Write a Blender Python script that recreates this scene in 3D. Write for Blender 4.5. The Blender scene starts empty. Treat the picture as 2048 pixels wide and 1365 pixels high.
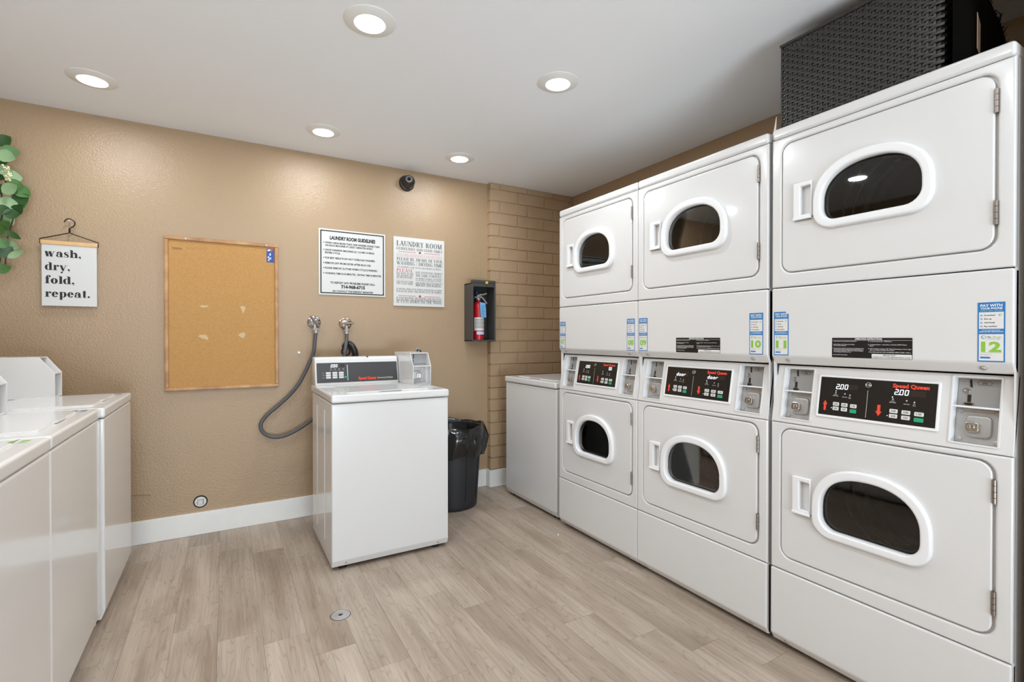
import bpy, bmesh, math, random
from mathutils import Vector, Matrix
from mathutils.geometry import tessellate_polygon
random.seed(7)
PI = math.pi
SC = bpy.context.scene
COL = SC.collection

# ------------------------------------------------------------------ camera, world, lights, exposure
cam_d = bpy.data.cameras.new('camera')
cam_d.sensor_width = 36.0
cam_d.lens = 36.0 * 982.27 / 2048.0
cam_d.clip_start = 0.02
cam = bpy.data.objects.new('camera', cam_d)
cam.location = (0, 0, 1.1754)
cam.rotation_euler = (PI / 2 - 0.0073, 0, -0.528)
COL.objects.link(cam)
SC.camera = cam

wd = bpy.data.worlds.new('world')
SC.world = wd
wd.use_nodes = True
wd.node_tree.nodes['Background'].inputs[0].default_value = (0.80, 0.88, 1.0, 1)
wd.node_tree.nodes['Background'].inputs[1].default_value = 1.0

SC.view_settings.view_transform = 'Standard'
SC.view_settings.look = 'None'
SC.view_settings.gamma = 1.0
SC.view_settings.use_curve_mapping = False
SC.view_settings.exposure = 0.27

ZC = 2.392          # ceiling height
YB = 3.472          # back wall
XR = 2.60           # right wall
XL = -1.45          # left wall
YF = -2.60          # wall behind the camera
RX = 1.803          # front plane of the dryer row

def area_lamp(name, loc, rot, size, energy, color, shape='DISK', size_y=None):
    d = bpy.data.lights.new(name, 'AREA')
    d.shape = shape
    d.size = size
    if size_y: d.size_y = size_y
    d.energy = energy
    d.color = color
    o = bpy.data.objects.new(name, d)
    o.location = loc
    o.rotation_euler = rot
    COL.objects.link(o)
    return o

LAMP_W = 4.6
WARM = (0.89, 0.945, 1.0)
LIGHTS = [(-0.536, 2.996), (0.484, 1.915), (0.502, 3.064), (1.373, 3.059), (1.373, 1.920)]
# unseen lamps added for brightness, continuing the grid above and behind the viewer
for x, y, k in [(-0.50, 1.90, 1.1), (-0.50, 0.75, 1.3), (0.484, 0.75, 0.7), (1.373, 0.75, 0.10), (-0.50, -0.45, 1.3), (0.484, -0.45, 1.3), (1.373, -0.45, 0.2), (0.484, -1.65, 1.3)]:
    area_lamp('ceiling_lamp', (x, y, ZC - 0.012), (0, 0, 0), 0.115, LAMP_W * k, WARM)
# daylight through an unseen doorway behind the viewer, plus an added ceiling fill
area_lamp('doorway_daylight', (0.25, YF - 0.25, 1.15), (PI / 2, 0, 0), 2.2, 6.0, (0.77, 0.895, 1.0), 'RECTANGLE', 2.1)
area_lamp('ceiling_fill', (0.25, YF - 1.0, 0.05), (PI * 0.75, 0, 0), 2.4, 185.0, (0.78, 0.90, 1.0), 'RECTANGLE', 1.4)  # upward lamp added to brighten the ceiling

# ------------------------------------------------------------------ materials
def lin(c):
    return tuple(((v / 255.0) / 12.92 if v / 255.0 <= 0.04045 else ((v / 255.0 + 0.055) / 1.055) ** 2.4) for v in c) + (1,)

def mat(name, rgb, rough=0.5, metal=0.0, spec=0.5, coat=0.0, bump=None, vary=None, emit=0.0, coat_rough=0.08):
    m = bpy.data.materials.new(name)
    m.use_nodes = True
    nt = m.node_tree
    b = nt.nodes['Principled BSDF']
    c = lin(rgb)
    b.inputs['Base Color'].default_value = c
    b.inputs['Roughness'].default_value = rough
    b.inputs['Metallic'].default_value = metal
    b.inputs['Specular IOR Level'].default_value = spec
    b.inputs['Coat Weight'].default_value = coat
    b.inputs['Coat Roughness'].default_value = coat_rough
    if emit:
        b.inputs['Emission Color'].default_value = c
        b.inputs['Emission Strength'].default_value = emit
    if bump or vary:
        tc = nt.nodes.new('ShaderNodeTexCoord')
    if bump:
        scale, strength = bump
        nz = nt.nodes.new('ShaderNodeTexNoise')
        nz.inputs['Scale'].default_value = scale
        nz.inputs['Detail'].default_value = 3
        bp = nt.nodes.new('ShaderNodeBump')
        bp.inputs['Strength'].default_value = strength
        bp.inputs['Distance'].default_value = 0.01
        nt.links.new(tc.outputs['Object'], nz.inputs['Vector'])
        nt.links.new(nz.outputs['Fac'], bp.inputs['Height'])
        nt.links.new(bp.outputs['Normal'], b.inputs['Normal'])
    if vary:
        scale, amount = vary
        n2 = nt.nodes.new('ShaderNodeTexNoise')
        n2.inputs['Scale'].default_value = scale
        n2.inputs['Detail'].default_value = 4
        mr = nt.nodes.new('ShaderNodeMapRange')
        mr.inputs['From Min'].default_value = 0.3
        mr.inputs['From Max'].default_value = 0.7
        mr.inputs['To Min'].default_value = 1 - amount
        mr.inputs['To Max'].default_value = 1 + amount
        mx = nt.nodes.new('ShaderNodeMix')
        mx.data_type = 'RGBA'
        mx.blend_type = 'MULTIPLY'
        mx.inputs[0].default_value = 1.0
        mx.inputs[6].default_value = c
        nt.links.new(tc.outputs['Object'], n2.inputs['Vector'])
        nt.links.new(n2.outputs['Fac'], mr.inputs['Value'])
        nt.links.new(mr.outputs['Result'], mx.inputs[7])
        nt.links.new(mx.outputs[2], b.inputs['Base Color'])
    return m

M = {}
M['wall'] = mat('tan_wall_paint', (172, 146, 115), 0.30, spec=0.5, bump=(130, 0.30), vary=(1.4, 0.03))
M['brick'] = mat('tan_painted_brick', (178, 151, 120), 0.45, spec=0.4, bump=(160, 0.10), vary=(9, 0.04))
M['mortar'] = mat('tan_painted_mortar', (172, 144, 114), 0.6, bump=(120, 0.2))
M['ceil'] = mat('white_ceiling_paint', (246, 248, 250), 0.7, spec=0.2, bump=(60, 0.06))
M['base'] = mat('white_baseboard_paint', (238, 237, 233), 0.35, vary=(12, 0.02))
M['enamel'] = mat('white_enamel', (220, 219, 217), 0.22, coat=0.4, bump=(240, 0.012))
M['enamel_gloss'] = mat('white_gloss_enamel', (231, 229, 226), 0.15, spec=0.4, coat=0.25, coat_rough=0.04, bump=(3.0, 0.05))
M['plastic'] = mat('white_plastic', (236, 236, 236), 0.28)
M['cavity'] = mat('dark_cabinet_interior', (38, 37, 36), 0.8)
M['drum'] = mat('drum_steel', (112, 106, 99), 0.5, metal=0.15, vary=(8, 0.1))
M['rib'] = mat('lightened_drum_rib', (225, 220, 212), 0.35, metal=0.2)  # lightened past the drum colour, standing in for light the interior lacks
M['black'] = mat('black_overlay', (26, 24, 23), 0.22)
M['charcoal'] = mat('charcoal_overlay', (62, 62, 62), 0.3)
M['rubber'] = mat('black_rubber', (24, 24, 25), 0.5)
M['ink'] = mat('black_ink', (30, 28, 28), 0.6)
M['greyink'] = mat('grey_ink', (78, 76, 76), 0.6)
M['red'] = mat('red_print', (236, 66, 38), 0.5)
M['pink'] = mat('rose_ink', (196, 92, 104), 0.6)
M['palepink'] = mat('pale_rose_ink', (216, 168, 172), 0.6)
M['dred'] = mat('deep_rose_ink', (160, 44, 60), 0.6)
M['white_print'] = mat('white_print', (236, 236, 234), 0.5)
M['palegreen'] = mat('pale_green_print', (176, 214, 160), 0.5)
M['lime'] = mat('lime_print', (136, 190, 66), 0.5)
M['blue'] = mat('blue_print', (34, 118, 184), 0.4)
M['green_key'] = mat('green_key', (24, 160, 112), 0.4)
M['key'] = mat('grey_key', (216, 216, 212), 0.4)
M['led'] = mat('white_display_digits', (240, 244, 255), 0.4, emit=0.75)
M['led_off'] = mat('dark_display_window', (44, 34, 30), 0.25)
M['paper'] = mat('white_paper', (222, 220, 216), 0.55)
M['signwhite'] = mat('white_sign_board', (213, 212, 208), 0.4)
M['greyplate'] = mat('grey_coin_plate', (158, 157, 155), 0.4, metal=0.25)
M['steel'] = mat('brushed_steel', (184, 183, 181), 0.42, metal=0.6, vary=(40, 0.06), bump=(60, 0.03))
M['chrome'] = mat('chrome', (190, 189, 187), 0.17, metal=1.0)
M['brass'] = mat('pinkish_brass', (196, 176, 160), 0.25, metal=1.0)
M['hinge'] = mat('hinge_steel', (150, 140, 132), 0.35, metal=0.9)
M['slot'] = mat('slot_black', (8, 8, 8), 0.6)
M['oak'] = None
M['hose'] = mat('dark_grey_hose', (84, 84, 88), 0.45)
M['hoseblk'] = mat('black_drain_hose', (26, 26, 27), 0.3)
M['bin'] = mat('charcoal_bin_plastic', (38, 39, 42), 0.45, bump=(300, 0.04))
M['liner'] = mat('black_liner_film', (20, 20, 22), 0.16, spec=0.7)
M['boxgrey'] = mat('grey_cabinet_metal', (78, 77, 74), 0.4, metal=0.2)
M['boxin'] = mat('dark_cabinet_lining', (40, 41, 40), 0.5)
M['extred'] = mat('red_enamel', (186, 26, 34), 0.25, coat=0.5)
M['tagblue'] = mat('blue_inspection_tag', (120, 182, 226), 0.6)
M['lightblue'] = mat('pale_blue_print', (190, 214, 240), 0.5)
M['navy'] = mat('navy_print', (38, 66, 150), 0.4)
M['navycap'] = mat('dark_blue_plastic', (44, 46, 96), 0.4)
M['yellow'] = mat('yellow_plastic', (222, 190, 90), 0.4)
M['cam'] = mat('dark_camera_shell', (46, 40, 36), 0.28)
M['camlens'] = mat('grey_camera_face', (120, 120, 120), 0.35)
M['trim'] = mat('white_light_trim', (236, 235, 231), 0.45)
M['lens'] = mat('lit_lamp_lens', (255, 252, 246), 0.4, emit=4.0)
M['woodbar'] = mat('pale_wood_bar', (222, 178, 124), 0.5, vary=(30, 0.05))
M['wire'] = mat('dark_hanger_wire', (44, 36, 32), 0.35, metal=0.6)
M['weave'] = mat('black_woven_strand', (36, 34, 31), 0.34, spec=0.7, vary=(60, 0.4))
M['fur'] = mat('black_shag', (10, 9, 8), 0.95, spec=0.1)
M['tan'] = mat('tan_card', (186, 160, 132), 0.7)
M['stem'] = mat('brown_stem', (84, 62, 44), 0.7)
M['leaf'] = mat('mid_green_leaf', (74, 116, 54), 0.45, vary=(25, 0.12))
M['leafl'] = mat('pale_green_leaf', (138, 168, 122), 0.5, vary=(25, 0.1))
M['leafd'] = mat('dark_green_leaf', (46, 82, 36), 0.4, vary=(25, 0.15))
M['cream'] = mat('cream_blossom', (226, 222, 180), 0.6)
M['patch'] = mat('torn_cork_backing', (204, 178, 136), 0.8)
M['pencil'] = mat('pencil_mark', (110, 88, 62), 0.8)

def wood_mat(name, c1, c2, scale, stretch, rough):
    m = bpy.data.materials.new(name); m.use_nodes = True
    nt = m.node_tree; N = nt.nodes.new; Lk = nt.links.new
    b = nt.nodes['Principled BSDF']; b.inputs['Roughness'].default_value = rough
    tc = N('ShaderNodeTexCoord'); mp = N('ShaderNodeMapping')
    mp.inputs['Scale'].default_value = stretch
    Lk(tc.outputs['Object'], mp.inputs['Vector'])
    nz = N('ShaderNodeTexNoise'); nz.inputs['Scale'].default_value = scale; nz.inputs['Detail'].default_value = 6
    Lk(mp.outputs['Vector'], nz.inputs['Vector'])
    cr = N('ShaderNodeValToRGB')
    cr.color_ramp.elements[0].position = 0.32; cr.color_ramp.elements[0].color = lin(c1)
    cr.color_ramp.elements[1].position = 0.68; cr.color_ramp.elements[1].color = lin(c2)
    Lk(nz.outputs['Fac'], cr.inputs['Fac']); Lk(cr.outputs['Color'], b.inputs['Base Color'])
    return m
M['oak'] = wood_mat('oak_frame', (160, 112, 70), (196, 150, 100), 14, (1, 1, 1), 0.4)

def cork_mat():
    m = bpy.data.materials.new('cork_sheet'); m.use_nodes = True
    nt = m.node_tree; N = nt.nodes.new; Lk = nt.links.new
    b = nt.nodes['Principled BSDF']; b.inputs['Roughness'].default_value = 0.75
    b.inputs['Specular IOR Level'].default_value = 0.2
    tc = N('ShaderNodeTexCoord')
    nz = N('ShaderNodeTexNoise'); nz.inputs['Scale'].default_value = 170; nz.inputs['Detail'].default_value = 3
    Lk(tc.outputs['Object'], nz.inputs['Vector'])
    cr = N('ShaderNodeValToRGB')
    cr.color_ramp.elements[0].position = 0.3; cr.color_ramp.elements[0].color = lin((180, 134, 80))
    cr.color_ramp.elements[1].position = 0.62; cr.color_ramp.elements[1].color = lin((192, 148, 92))
    e = cr.color_ramp.elements.new(0.20); e.color = lin((168, 120, 68))
    Lk(nz.outputs['Fac'], cr.inputs['Fac']); Lk(cr.outputs['Color'], b.inputs['Base Color'])
    return m
M['cork'] = cork_mat()

def plank_mat():
    m = bpy.data.materials.new('greyed_oak_plank'); m.use_nodes = True
    nt = m.node_tree; N = nt.nodes.new; Lk = nt.links.new
    b = nt.nodes['Principled BSDF']
    b.inputs['Roughness'].default_value = 0.42
    b.inputs['Specular IOR Level'].default_value = 0.4
    tc = N('ShaderNodeTexCoord'); oi = N('ShaderNodeObjectInfo')
    off = N('ShaderNodeVectorMath'); off.operation = 'SCALE'; off.inputs[0].default_value = (37.0, 91.0, 13.0)
    Lk(oi.outputs['Random'], off.inputs['Scale'])
    add = N('ShaderNodeVectorMath'); add.operation = 'ADD'
    Lk(tc.outputs['Object'], add.inputs[0]); Lk(off.outputs['Vector'], add.inputs[1])
    def noise(scale, stretch, detail, dist=0.0):
        mp = N('ShaderNodeMapping'); mp.inputs['Scale'].default_value = stretch
        Lk(add.outputs['Vector'], mp.inputs['Vector'])
        n = N('ShaderNodeTexNoise'); n.inputs['Scale'].default_value = scale
        n.inputs['Detail'].default_value = detail; n.inputs['Distortion'].default_value = dist
        Lk(mp.outputs['Vector'], n.inputs['Vector'])
        return n
    broad = noise(4.0, (2.0, 0.40, 1), 4, 0.5)
    grain = noise(95, (1.0, 0.022, 1), 6, 0.15)
    # cathedral grain: rings cut lengthwise
    mp = N('ShaderNodeMapping'); mp.inputs['Scale'].default_value = (6.5, 0.75, 1)
    Lk(add.outputs['Vector'], mp.inputs['Vector'])
    n3 = N('ShaderNodeTexNoise'); n3.inputs['Scale'].default_value = 1.5; n3.inputs['Detail'].default_value = 2.5
    Lk(mp.outputs['Vector'], n3.inputs['Vector'])
    mul = N('ShaderNodeMath'); mul.operation = 'MULTIPLY'; mul.inputs[1].default_value = 26.0
    Lk(n3.outputs['Fac'], mul.inputs[0])
    fr = N('ShaderNodeMath'); fr.operation = 'PINGPONG'; fr.inputs[1].default_value = 0.5
    Lk(mul.outputs['Value'], fr.inputs[0])
    ring = N('ShaderNodeMapRange'); ring.inputs['From Min'].default_value = 0.0; ring.inputs['From Max'].default_value = 0.13
    ring.inputs['To Min'].default_value = 0.80; ring.inputs['To Max'].default_value = 1.0
    Lk(fr.outputs['Value'], ring.inputs['Value'])
    cr = N('ShaderNodeValToRGB')
    cr.color_ramp.elements[0].position = 0.28; cr.color_ramp.elements[0].color = lin((158, 139, 121))
    cr.color_ramp.elements[1].position = 0.72; cr.color_ramp.elements[1].color = lin((195, 179, 162))
    Lk(broad.outputs['Fac'], cr.inputs['Fac'])
    g = N('ShaderNodeMapRange'); g.inputs['From Min'].default_value = 0.3; g.inputs['From Max'].default_value = 0.7
    g.inputs['To Min'].default_value = 0.84; g.inputs['To Max'].default_value = 1.08
    Lk(grain.outputs['Fac'], g.inputs['Value'])
    tone = N('ShaderNodeMapRange'); tone.inputs['To Min'].default_value = 0.90; tone.inputs['To Max'].default_value = 1.05
    Lk(oi.outputs['Random'], tone.inputs['Value'])
    p1 = N('ShaderNodeMath'); p1.operation = 'MULTIPLY'; Lk(g.outputs['Result'], p1.inputs[0]); Lk(ring.outputs['Result'], p1.inputs[1])
    p2 = N('ShaderNodeMath'); p2.operation = 'MULTIPLY'; Lk(p1.outputs['Value'], p2.inputs[0]); Lk(tone.outputs['Result'], p2.inputs[1])
    mx = N('ShaderNodeMix'); mx.data_type = 'RGBA'; mx.blend_type = 'MULTIPLY'; mx.inputs[0].default_value = 1.0
    Lk(cr.outputs['Color'], mx.inputs[6]); Lk(p2.outputs['Value'], mx.inputs[7])
    Lk(mx.outputs[2], b.inputs['Base Color'])
    bp = N('ShaderNodeBump'); bp.inputs['Strength'].default_value = 0.10; bp.inputs['Distance'].default_value = 0.004
    Lk(p1.outputs['Value'], bp.inputs['Height']); Lk(bp.outputs['Normal'], b.inputs['Normal'])
    return m
M['plank'] = plank_mat()
M['subfloor'] = mat('dark_plank_joint', (112, 94, 78), 0.8)

def glass_mat():
    m = bpy.data.materials.new('smoked_door_glass'); m.use_nodes = True
    nt = m.node_tree; nt.nodes.clear(); N = nt.nodes.new; Lk = nt.links.new
    out = N('ShaderNodeOutputMaterial'); mix = N('ShaderNodeMixShader')
    tr = N('ShaderNodeBsdfTransparent'); tr.inputs[0].default_value = (0.78, 0.76, 0.73, 1)
    gl = N('ShaderNodeBsdfGlossy'); gl.inputs['Roughness'].default_value = 0.02
    fz = N('ShaderNodeFresnel'); fz.inputs['IOR'].default_value = 1.5
    Lk(fz.outputs[0], mix.inputs[0]); Lk(tr.outputs[0], mix.inputs[1]); Lk(gl.outputs[0], mix.inputs[2])
    Lk(mix.outputs[0], out.inputs['Surface'])
    return m
M['glass'] = glass_mat()

# ------------------------------------------------------------------ mesh helpers
FRONT = Matrix(((1, 0, 0, 0), (0, 0, -1, 0), (0, 1, 0, 0), (0, 0, 0, 1)))   # (u, v, w) -> (u, -w, v): faces -Y
def front(x=0, y=0, z=0): return Matrix.Translation((x, y, z)) @ FRONT
def area2(p): return sum(p[i][0] * p[(i + 1) % len(p)][1] - p[(i + 1) % len(p)][0] * p[i][1] for i in range(len(p)))
def orient(p, ccw=True):
    p = [(float(a[0]), float(a[1])) for a in p]
    return p if (area2(p) > 0) == ccw else p[::-1]
def inset(p, e):
    if e == 0: return list(p)
    n = len(p); out = []
    for i in range(n):
        a, b, c = Vector(p[i - 1]), Vector(p[i]), Vector(p[(i + 1) % n])
        d1 = (b - a).normalized() if (b - a).length > 1e-9 else Vector((1, 0))
        d2 = (c - b).normalized() if (c - b).length > 1e-9 else d1
        n1 = Vector((-d1.y, d1.x)); n2 = Vector((-d2.y, d2.x))
        m = n1 + n2
        if m.length < 1e-6: m = n1.copy()
        m.normalize()
        k = e / max(0.35, m.dot(n1))
        out.append((b.x + m.x * k, b.y + m.y * k))
    return out

def rect(u0, u1, v0, v1): return [(u0, v0), (u1, v0), (u1, v1), (u0, v1)]
def rrect(u0, u1, v0, v1, r, n=6):
    pts = []
    for cx, cy, a0 in ((u1 - r, v0 + r, -PI / 2), (u1 - r, v1 - r, 0), (u0 + r, v1 - r, PI / 2), (u0 + r, v0 + r, PI)):
        for i in range(n + 1):
            a = a0 + PI / 2 * i / n
            pts.append((cx + r * math.cos(a), cy + r * math.sin(a)))
    return pts
def circ(cx, cy, r, n=24, ry=None):
    ry = r if ry is None else ry
    return [(cx + r * math.cos(2 * PI * i / n), cy + ry * math.sin(2 * PI * i / n)) for i in range(n)]
def dshape(cx, v0, v1, hw, rb, n=28):
    pts = []
    for sx, a0 in ((-1, PI), (1, 1.5 * PI)):
        for i in range(7):
            a = a0 + PI / 2 * i / 6
            pts.append((cx + sx * (hw - rb) + rb * math.cos(a), v0 + rb + rb * math.sin(a)))
    vm = v0 + 0.38 * (v1 - v0)
    for i in range(n + 1):
        a = PI * i / n
        c, s = math.cos(a), math.sin(a)
        e = 2 / 2.25
        pts.append((cx + hw * math.copysign(abs(c) ** e, c), vm + (v1 - vm) * abs(s) ** e))
    return pts

class MB:
    def __init__(self, T=None):
        self.v = []; self.f = []; self.T = T or Matrix.Identity(4)
    def add(self, vs, fs, T=None):
        T = T or self.T
        k = len(self.v)
        self.v.extend([tuple(T @ Vector(p)) for p in vs])
        self.f.extend([tuple(i + k for i in q) for q in fs])
        return self
    def box(self, x0, x1, y0, y1, z0, z1, b=0.0, seg=2, T=None):
        if b <= 0:
            vs = [(x, y, z) for x in (x0, x1) for y in (y0, y1) for z in (z0, z1)]
            fs = [(0, 1, 3, 2), (4, 6, 7, 5), (0, 4, 5, 1), (2, 3, 7, 6), (0, 2, 6, 4), (1, 5, 7, 3)]
            return self.add(vs, fs, T)
        bm = bmesh.new()
        bmesh.ops.create_cube(bm, size=1.0)
        for q in bm.verts:
            q.co = ((x0 + x1) / 2 + q.co.x * (x1 - x0), (y0 + y1) / 2 + q.co.y * (y1 - y0), (z0 + z1) / 2 + q.co.z * (z1 - z0))
        bmesh.ops.bevel(bm, geom=list(bm.edges), offset=b, segments=seg, affect='EDGES', profile=0.5)
        bm.verts.index_update()
        self.add([q.co[:] for q in bm.verts], [[q.index for q in f.verts] for f in bm.faces], T)
        bm.free()
        return self
    def prism(self, prof, u0, u1, b=0.0, seg=2, T=None):
        """profile of (y, z) points run along x"""
        bm = bmesh.new()
        a = [bm.verts.new((u0, y, z)) for y, z in prof]
        c = [bm.verts.new((u1, y, z)) for y, z in prof]
        n = len(prof)
        bm.faces.new(a); bm.faces.new(c[::-1])
        for i in range(n):
            j = (i + 1) % n
            bm.faces.new((a[i], c[i], c[j], a[j]))
        bmesh.ops.recalc_face_normals(bm, faces=list(bm.faces))
        if b > 0: bmesh.ops.bevel(bm, geom=list(bm.edges), offset=b, segments=seg, affect='EDGES', profile=0.5)
        bm.verts.index_update()
        self.add([q.co[:] for q in bm.verts], [[q.index for q in f.verts] for f in bm.faces], T)
        bm.free()
        return self
    def plate(self, outer, t, holes=(), b=0.0, w0=0.0, seg=3, back=True, T=None):
        """flat plate in (u, v) with rounded front edges, thickness t from w0 outwards"""
        loops = [orient(outer, True)] + [orient(h, False) for h in holes]
        levels = []
        if b > 0:
            for i in range(seg + 1):
                a = PI / 2 * i / seg
                levels.append((b * (1 - math.cos(a)), w0 + t - b + b * math.sin(a)))
        else:
            levels.append((0.0, w0 + t))
        levels = [(0.0, w0)] + levels if t > b else levels
        vs, fs, caps, backs = [], [], [], []
        for lp in loops:
            prev = None
            n = len(lp)
            for li, (e, w) in enumerate(levels):
                k = len(vs)
                vs.extend([(p[0], p[1], w) for p in inset(lp, e)])
                if prev is not None:
                    for i in range(n):
                        j = (i + 1) % n
                        fs.append((prev + i, prev + j, k + j, k + i))
                else:
                    backs.append((k, n))
                prev = k
            caps.append((prev, n))
        def cap(rs, flip):
            poly = [[Vector(vs[k + i]) for i in range(n)] for k, n in rs]
            idx = [k + i for k, n in rs for i in range(n)]
            for tri in tessellate_polygon(poly):
                q = [idx[i] for i in tri]
                a, c, d = (Vector(vs[i]) for i in q)
                nz = (c - a).cross(d - a).z
                if abs(nz) < 1e-14: continue
                if (nz < 0) != flip: q = q[::-1]
                fs.append(tuple(q))
        cap(caps, False)
        if back and t > 0: cap(backs, True)
        return self.add(vs, fs, T)
    def flat(self, outer, w=0.0, holes=(), T=None):
        return self.plate(outer, 0.0, holes, 0.0, w, back=False, T=T) if not holes else self.plate(outer, 0.0, holes, 0.0, w, back=False, T=T)
    def lathe(self, prof, n=24, T=None, closed=False, a0=0.0, a1=2 * PI):
        """(r, z) profile turned about z"""
        full = abs(a1 - a0 - 2 * PI) < 1e-6
        m = n if full else n + 1
        vs = []
        for r, z in prof:
            for i in range(m):
                a = a0 + (a1 - a0) * i / n
                vs.append((r * math.cos(a), r * math.sin(a), z))
        fs = []
        for k in range(len(prof) - 1):
            for i in range(n):
                j = (i + 1) % m
                fs.append((k * m + i, k * m + j, (k + 1) * m + j, (k + 1) * m + i))
        if full and not closed:
            if prof[0][0] > 1e-6: fs.append(tuple(range(m))[::-1])
            if prof[-1][0] > 1e-6: fs.append(tuple(range((len(prof) - 1) * m, len(prof) * m)))
        return self.add(vs, fs, T)
    def tube(self, pts, r, n=8, cyclic=False, smooth=0, T=None, radii=None, caps=True):
        P = [Vector(p) for p in pts]
        if smooth:
            Q = []; RR = []
            m = len(P)
            for i in range(m if cyclic else m - 1):
                p0 = P[(i - 1) % m] if (cyclic or i > 0) else P[0] * 2 - P[1]
                p1 = P[i]; p2 = P[(i + 1) % m]
                p3 = P[(i + 2) % m] if (cyclic or i + 2 < m) else P[-1] * 2 - P[-2]
                for s in range(smooth):
                    t = s / smooth
                    Q.append(0.5 * ((2 * p1) + (p2 - p0) * t + (2 * p0 - 5 * p1 + 4 * p2 - p3) * t * t + (3 * p1 - p0 - 3 * p2 + p3) * t ** 3))
                    if radii: RR.append(radii[i] * (1 - t) + radii[(i + 1) % m] * t)
            if not cyclic:
                Q.append(P[-1])
                if radii: RR.append(radii[-1])
            P = Q
            if radii: radii = RR
        m = len(P)
        vs = []; fs = []
        up = None
        for i in range(m):
            a = P[i - 1] if (i > 0 or cyclic) else P[i]
            c = P[(i + 1) % m] if (i < m - 1 or cyclic) else P[i]
            d = (c - a).normalized()
            if up is None:
                up = Vector((0, 0, 1)) if abs(d.z) < 0.9 else Vector((1, 0, 0))
            s = d.cross(up)
            if s.length < 1e-6: s = d.orthogonal()
            s.normalize(); up = s.cross(d).normalized()
            rr = radii[i] if radii else r
            for k in range(n):
                an = 2 * PI * k / n
                vs.append(tuple(P[i] + s * (rr * math.cos(an)) + up * (rr * math.sin(an))))
        for i in range(m if cyclic else m - 1):
            j = (i + 1) % m
            for k in range(n):
                l = (k + 1) % n
                fs.append((i * n + k, i * n + l, j * n + l, j * n + k))
        if caps and not cyclic:
            fs.append(tuple(range(n))[::-1]); fs.append(tuple(range((m - 1) * n, m * n)))
        return self.add(vs, fs, T)
    def sphere(self, c, r, n=12, sz=1.0, T=None):
        prof = [(max(1e-5, r * math.sin(PI * i / 8)), -r * sz * math.cos(PI * i / 8)) for i in range(9)]
        k = len(self.v)
        self.lathe(prof, n, (T or self.T) @ Matrix.Translation(c))
        return self
    def text(self, s, u, v, width=None, height=None, align='L', w=0.0, bold=0.0, shear=0.0, T=None):
        """flat lettering; (u, v) is the baseline start, centre or end; width and cap height in metres"""
        vs, fs = glyphs(s, bold, shear)
        if not vs: return self
        x0 = min(p[0] for p in vs); x1 = max(p[0] for p in vs)
        sy = (height or 0.01) / CAP
        sx = sy if width is None else width / max(1e-6, x1 - x0)
        if height is None: sy = sx
        wid = (x1 - x0) * sx
        ou = u - (0 if align == 'L' else wid / 2 if align == 'C' else wid)
        return self.add([((p[0] - x0) * sx + ou, p[1] * sy + v, w) for p in vs], fs, T)
    def build(self, name, m, parent=None, label=None, smooth=True, kind=None, angle=0.7, wn=True):
        me = bpy.data.meshes.new(name)
        me.from_pydata(self.v, [], self.f)
        me.materials.append(M[m] if isinstance(m, str) else m)
        if smooth:
            me.shade_smooth()
            me.set_sharp_from_angle(angle=angle)
        o = bpy.data.objects.new(name, me)
        COL.objects.link(o)
        if parent: o.parent = parent
        if label: o['label'] = label
        if kind is None and (name.endswith(('lettering', '_print', '_number', '_marks', '_scribble')) or name in ('display_digits', 'display_window', 'white_field', 'rose_rule', 'rose_dot')): kind = 'stuff'
        if kind: o['kind'] = kind
        if smooth and wn:
            md = o.modifiers.new('weighted_normal', 'WEIGHTED_NORMAL'); md.keep_sharp = True
        return o

CAP = 0.729
_gc = {}
def glyphs(s, bold, shear):
    key = (s, bold, shear)
    if key in _gc: return _gc[key]
    cu = bpy.data.curves.new('txt', 'FONT')
    cu.body = s; cu.size = 1.0; cu.resolution_u = 2; cu.offset = bold; cu.shear = shear
    o = bpy.data.objects.new('txt', cu)
    me = bpy.data.meshes.new_from_object(o)
    vs = [tuple(q.co) for q in me.vertices]; fs = [tuple(p.vertices) for p in me.polygons]
    bpy.data.objects.remove(o); bpy.data.curves.remove(cu); bpy.data.meshes.remove(me)
    _gc[key] = (vs, fs)
    return vs, fs

def thing(name, label, cat, loc=(0, 0, 0), rotz=0.0, group=None, scale=(1, 1, 1)):
    o = bpy.data.objects.new(name, None)
    o.empty_display_size = 0.05
    o.location = loc; o.rotation_euler = (0, 0, rotz); o.scale = scale
    COL.objects.link(o)
    o['label'] = label; o['category'] = cat
    if group: o['group'] = group
    return o
def tag(o, label, cat, group=None):
    o['label'] = label; o['category'] = cat
    if group: o['group'] = group
    return o
def struct(o): o['kind'] = 'structure'; return o
def dup_child(src, parent):
    c = src.copy(); COL.objects.link(c); c.parent = parent
    for ch in list(src.children): dup_child(ch, c)
    return c

# ------------------------------------------------------------------ hand-built letterforms
def stroke(pts, ws):
    """ribbon of varying width along a polyline -> quads"""
    vs = []; n = len(pts)
    for i in range(n):
        a = Vector(pts[max(0, i - 1)]); c = Vector(pts[min(n - 1, i + 1)])
        d = (c - a).normalized(); nn = Vector((-d.y, d.x)) * (ws[i] / 2)
        p = Vector(pts[i]); vs += [(p.x + nn.x, p.y + nn.y), (p.x - nn.x, p.y - nn.y)]
    return vs, [(2 * i, 2 * i + 1, 2 * i + 3, 2 * i + 2) for i in range(n - 1)]
def ringarc(cx, cy, rx, ry, a0, a1, tx, ty, n=18):
    """elliptical bowl, tx thick at the sides and ty thick at top and bottom"""
    vs = []
    for i in range(n + 1):
        a = math.radians(a0 + (a1 - a0) * i / n)
        vs += [(cx + rx * math.cos(a), cy + ry * math.sin(a)), (cx + (rx - tx) * math.cos(a), cy + (ry - ty) * math.sin(a))]
    return vs, [(2 * i, 2 * i + 1, 2 * i + 3, 2 * i + 2) for i in range(n)]
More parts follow.
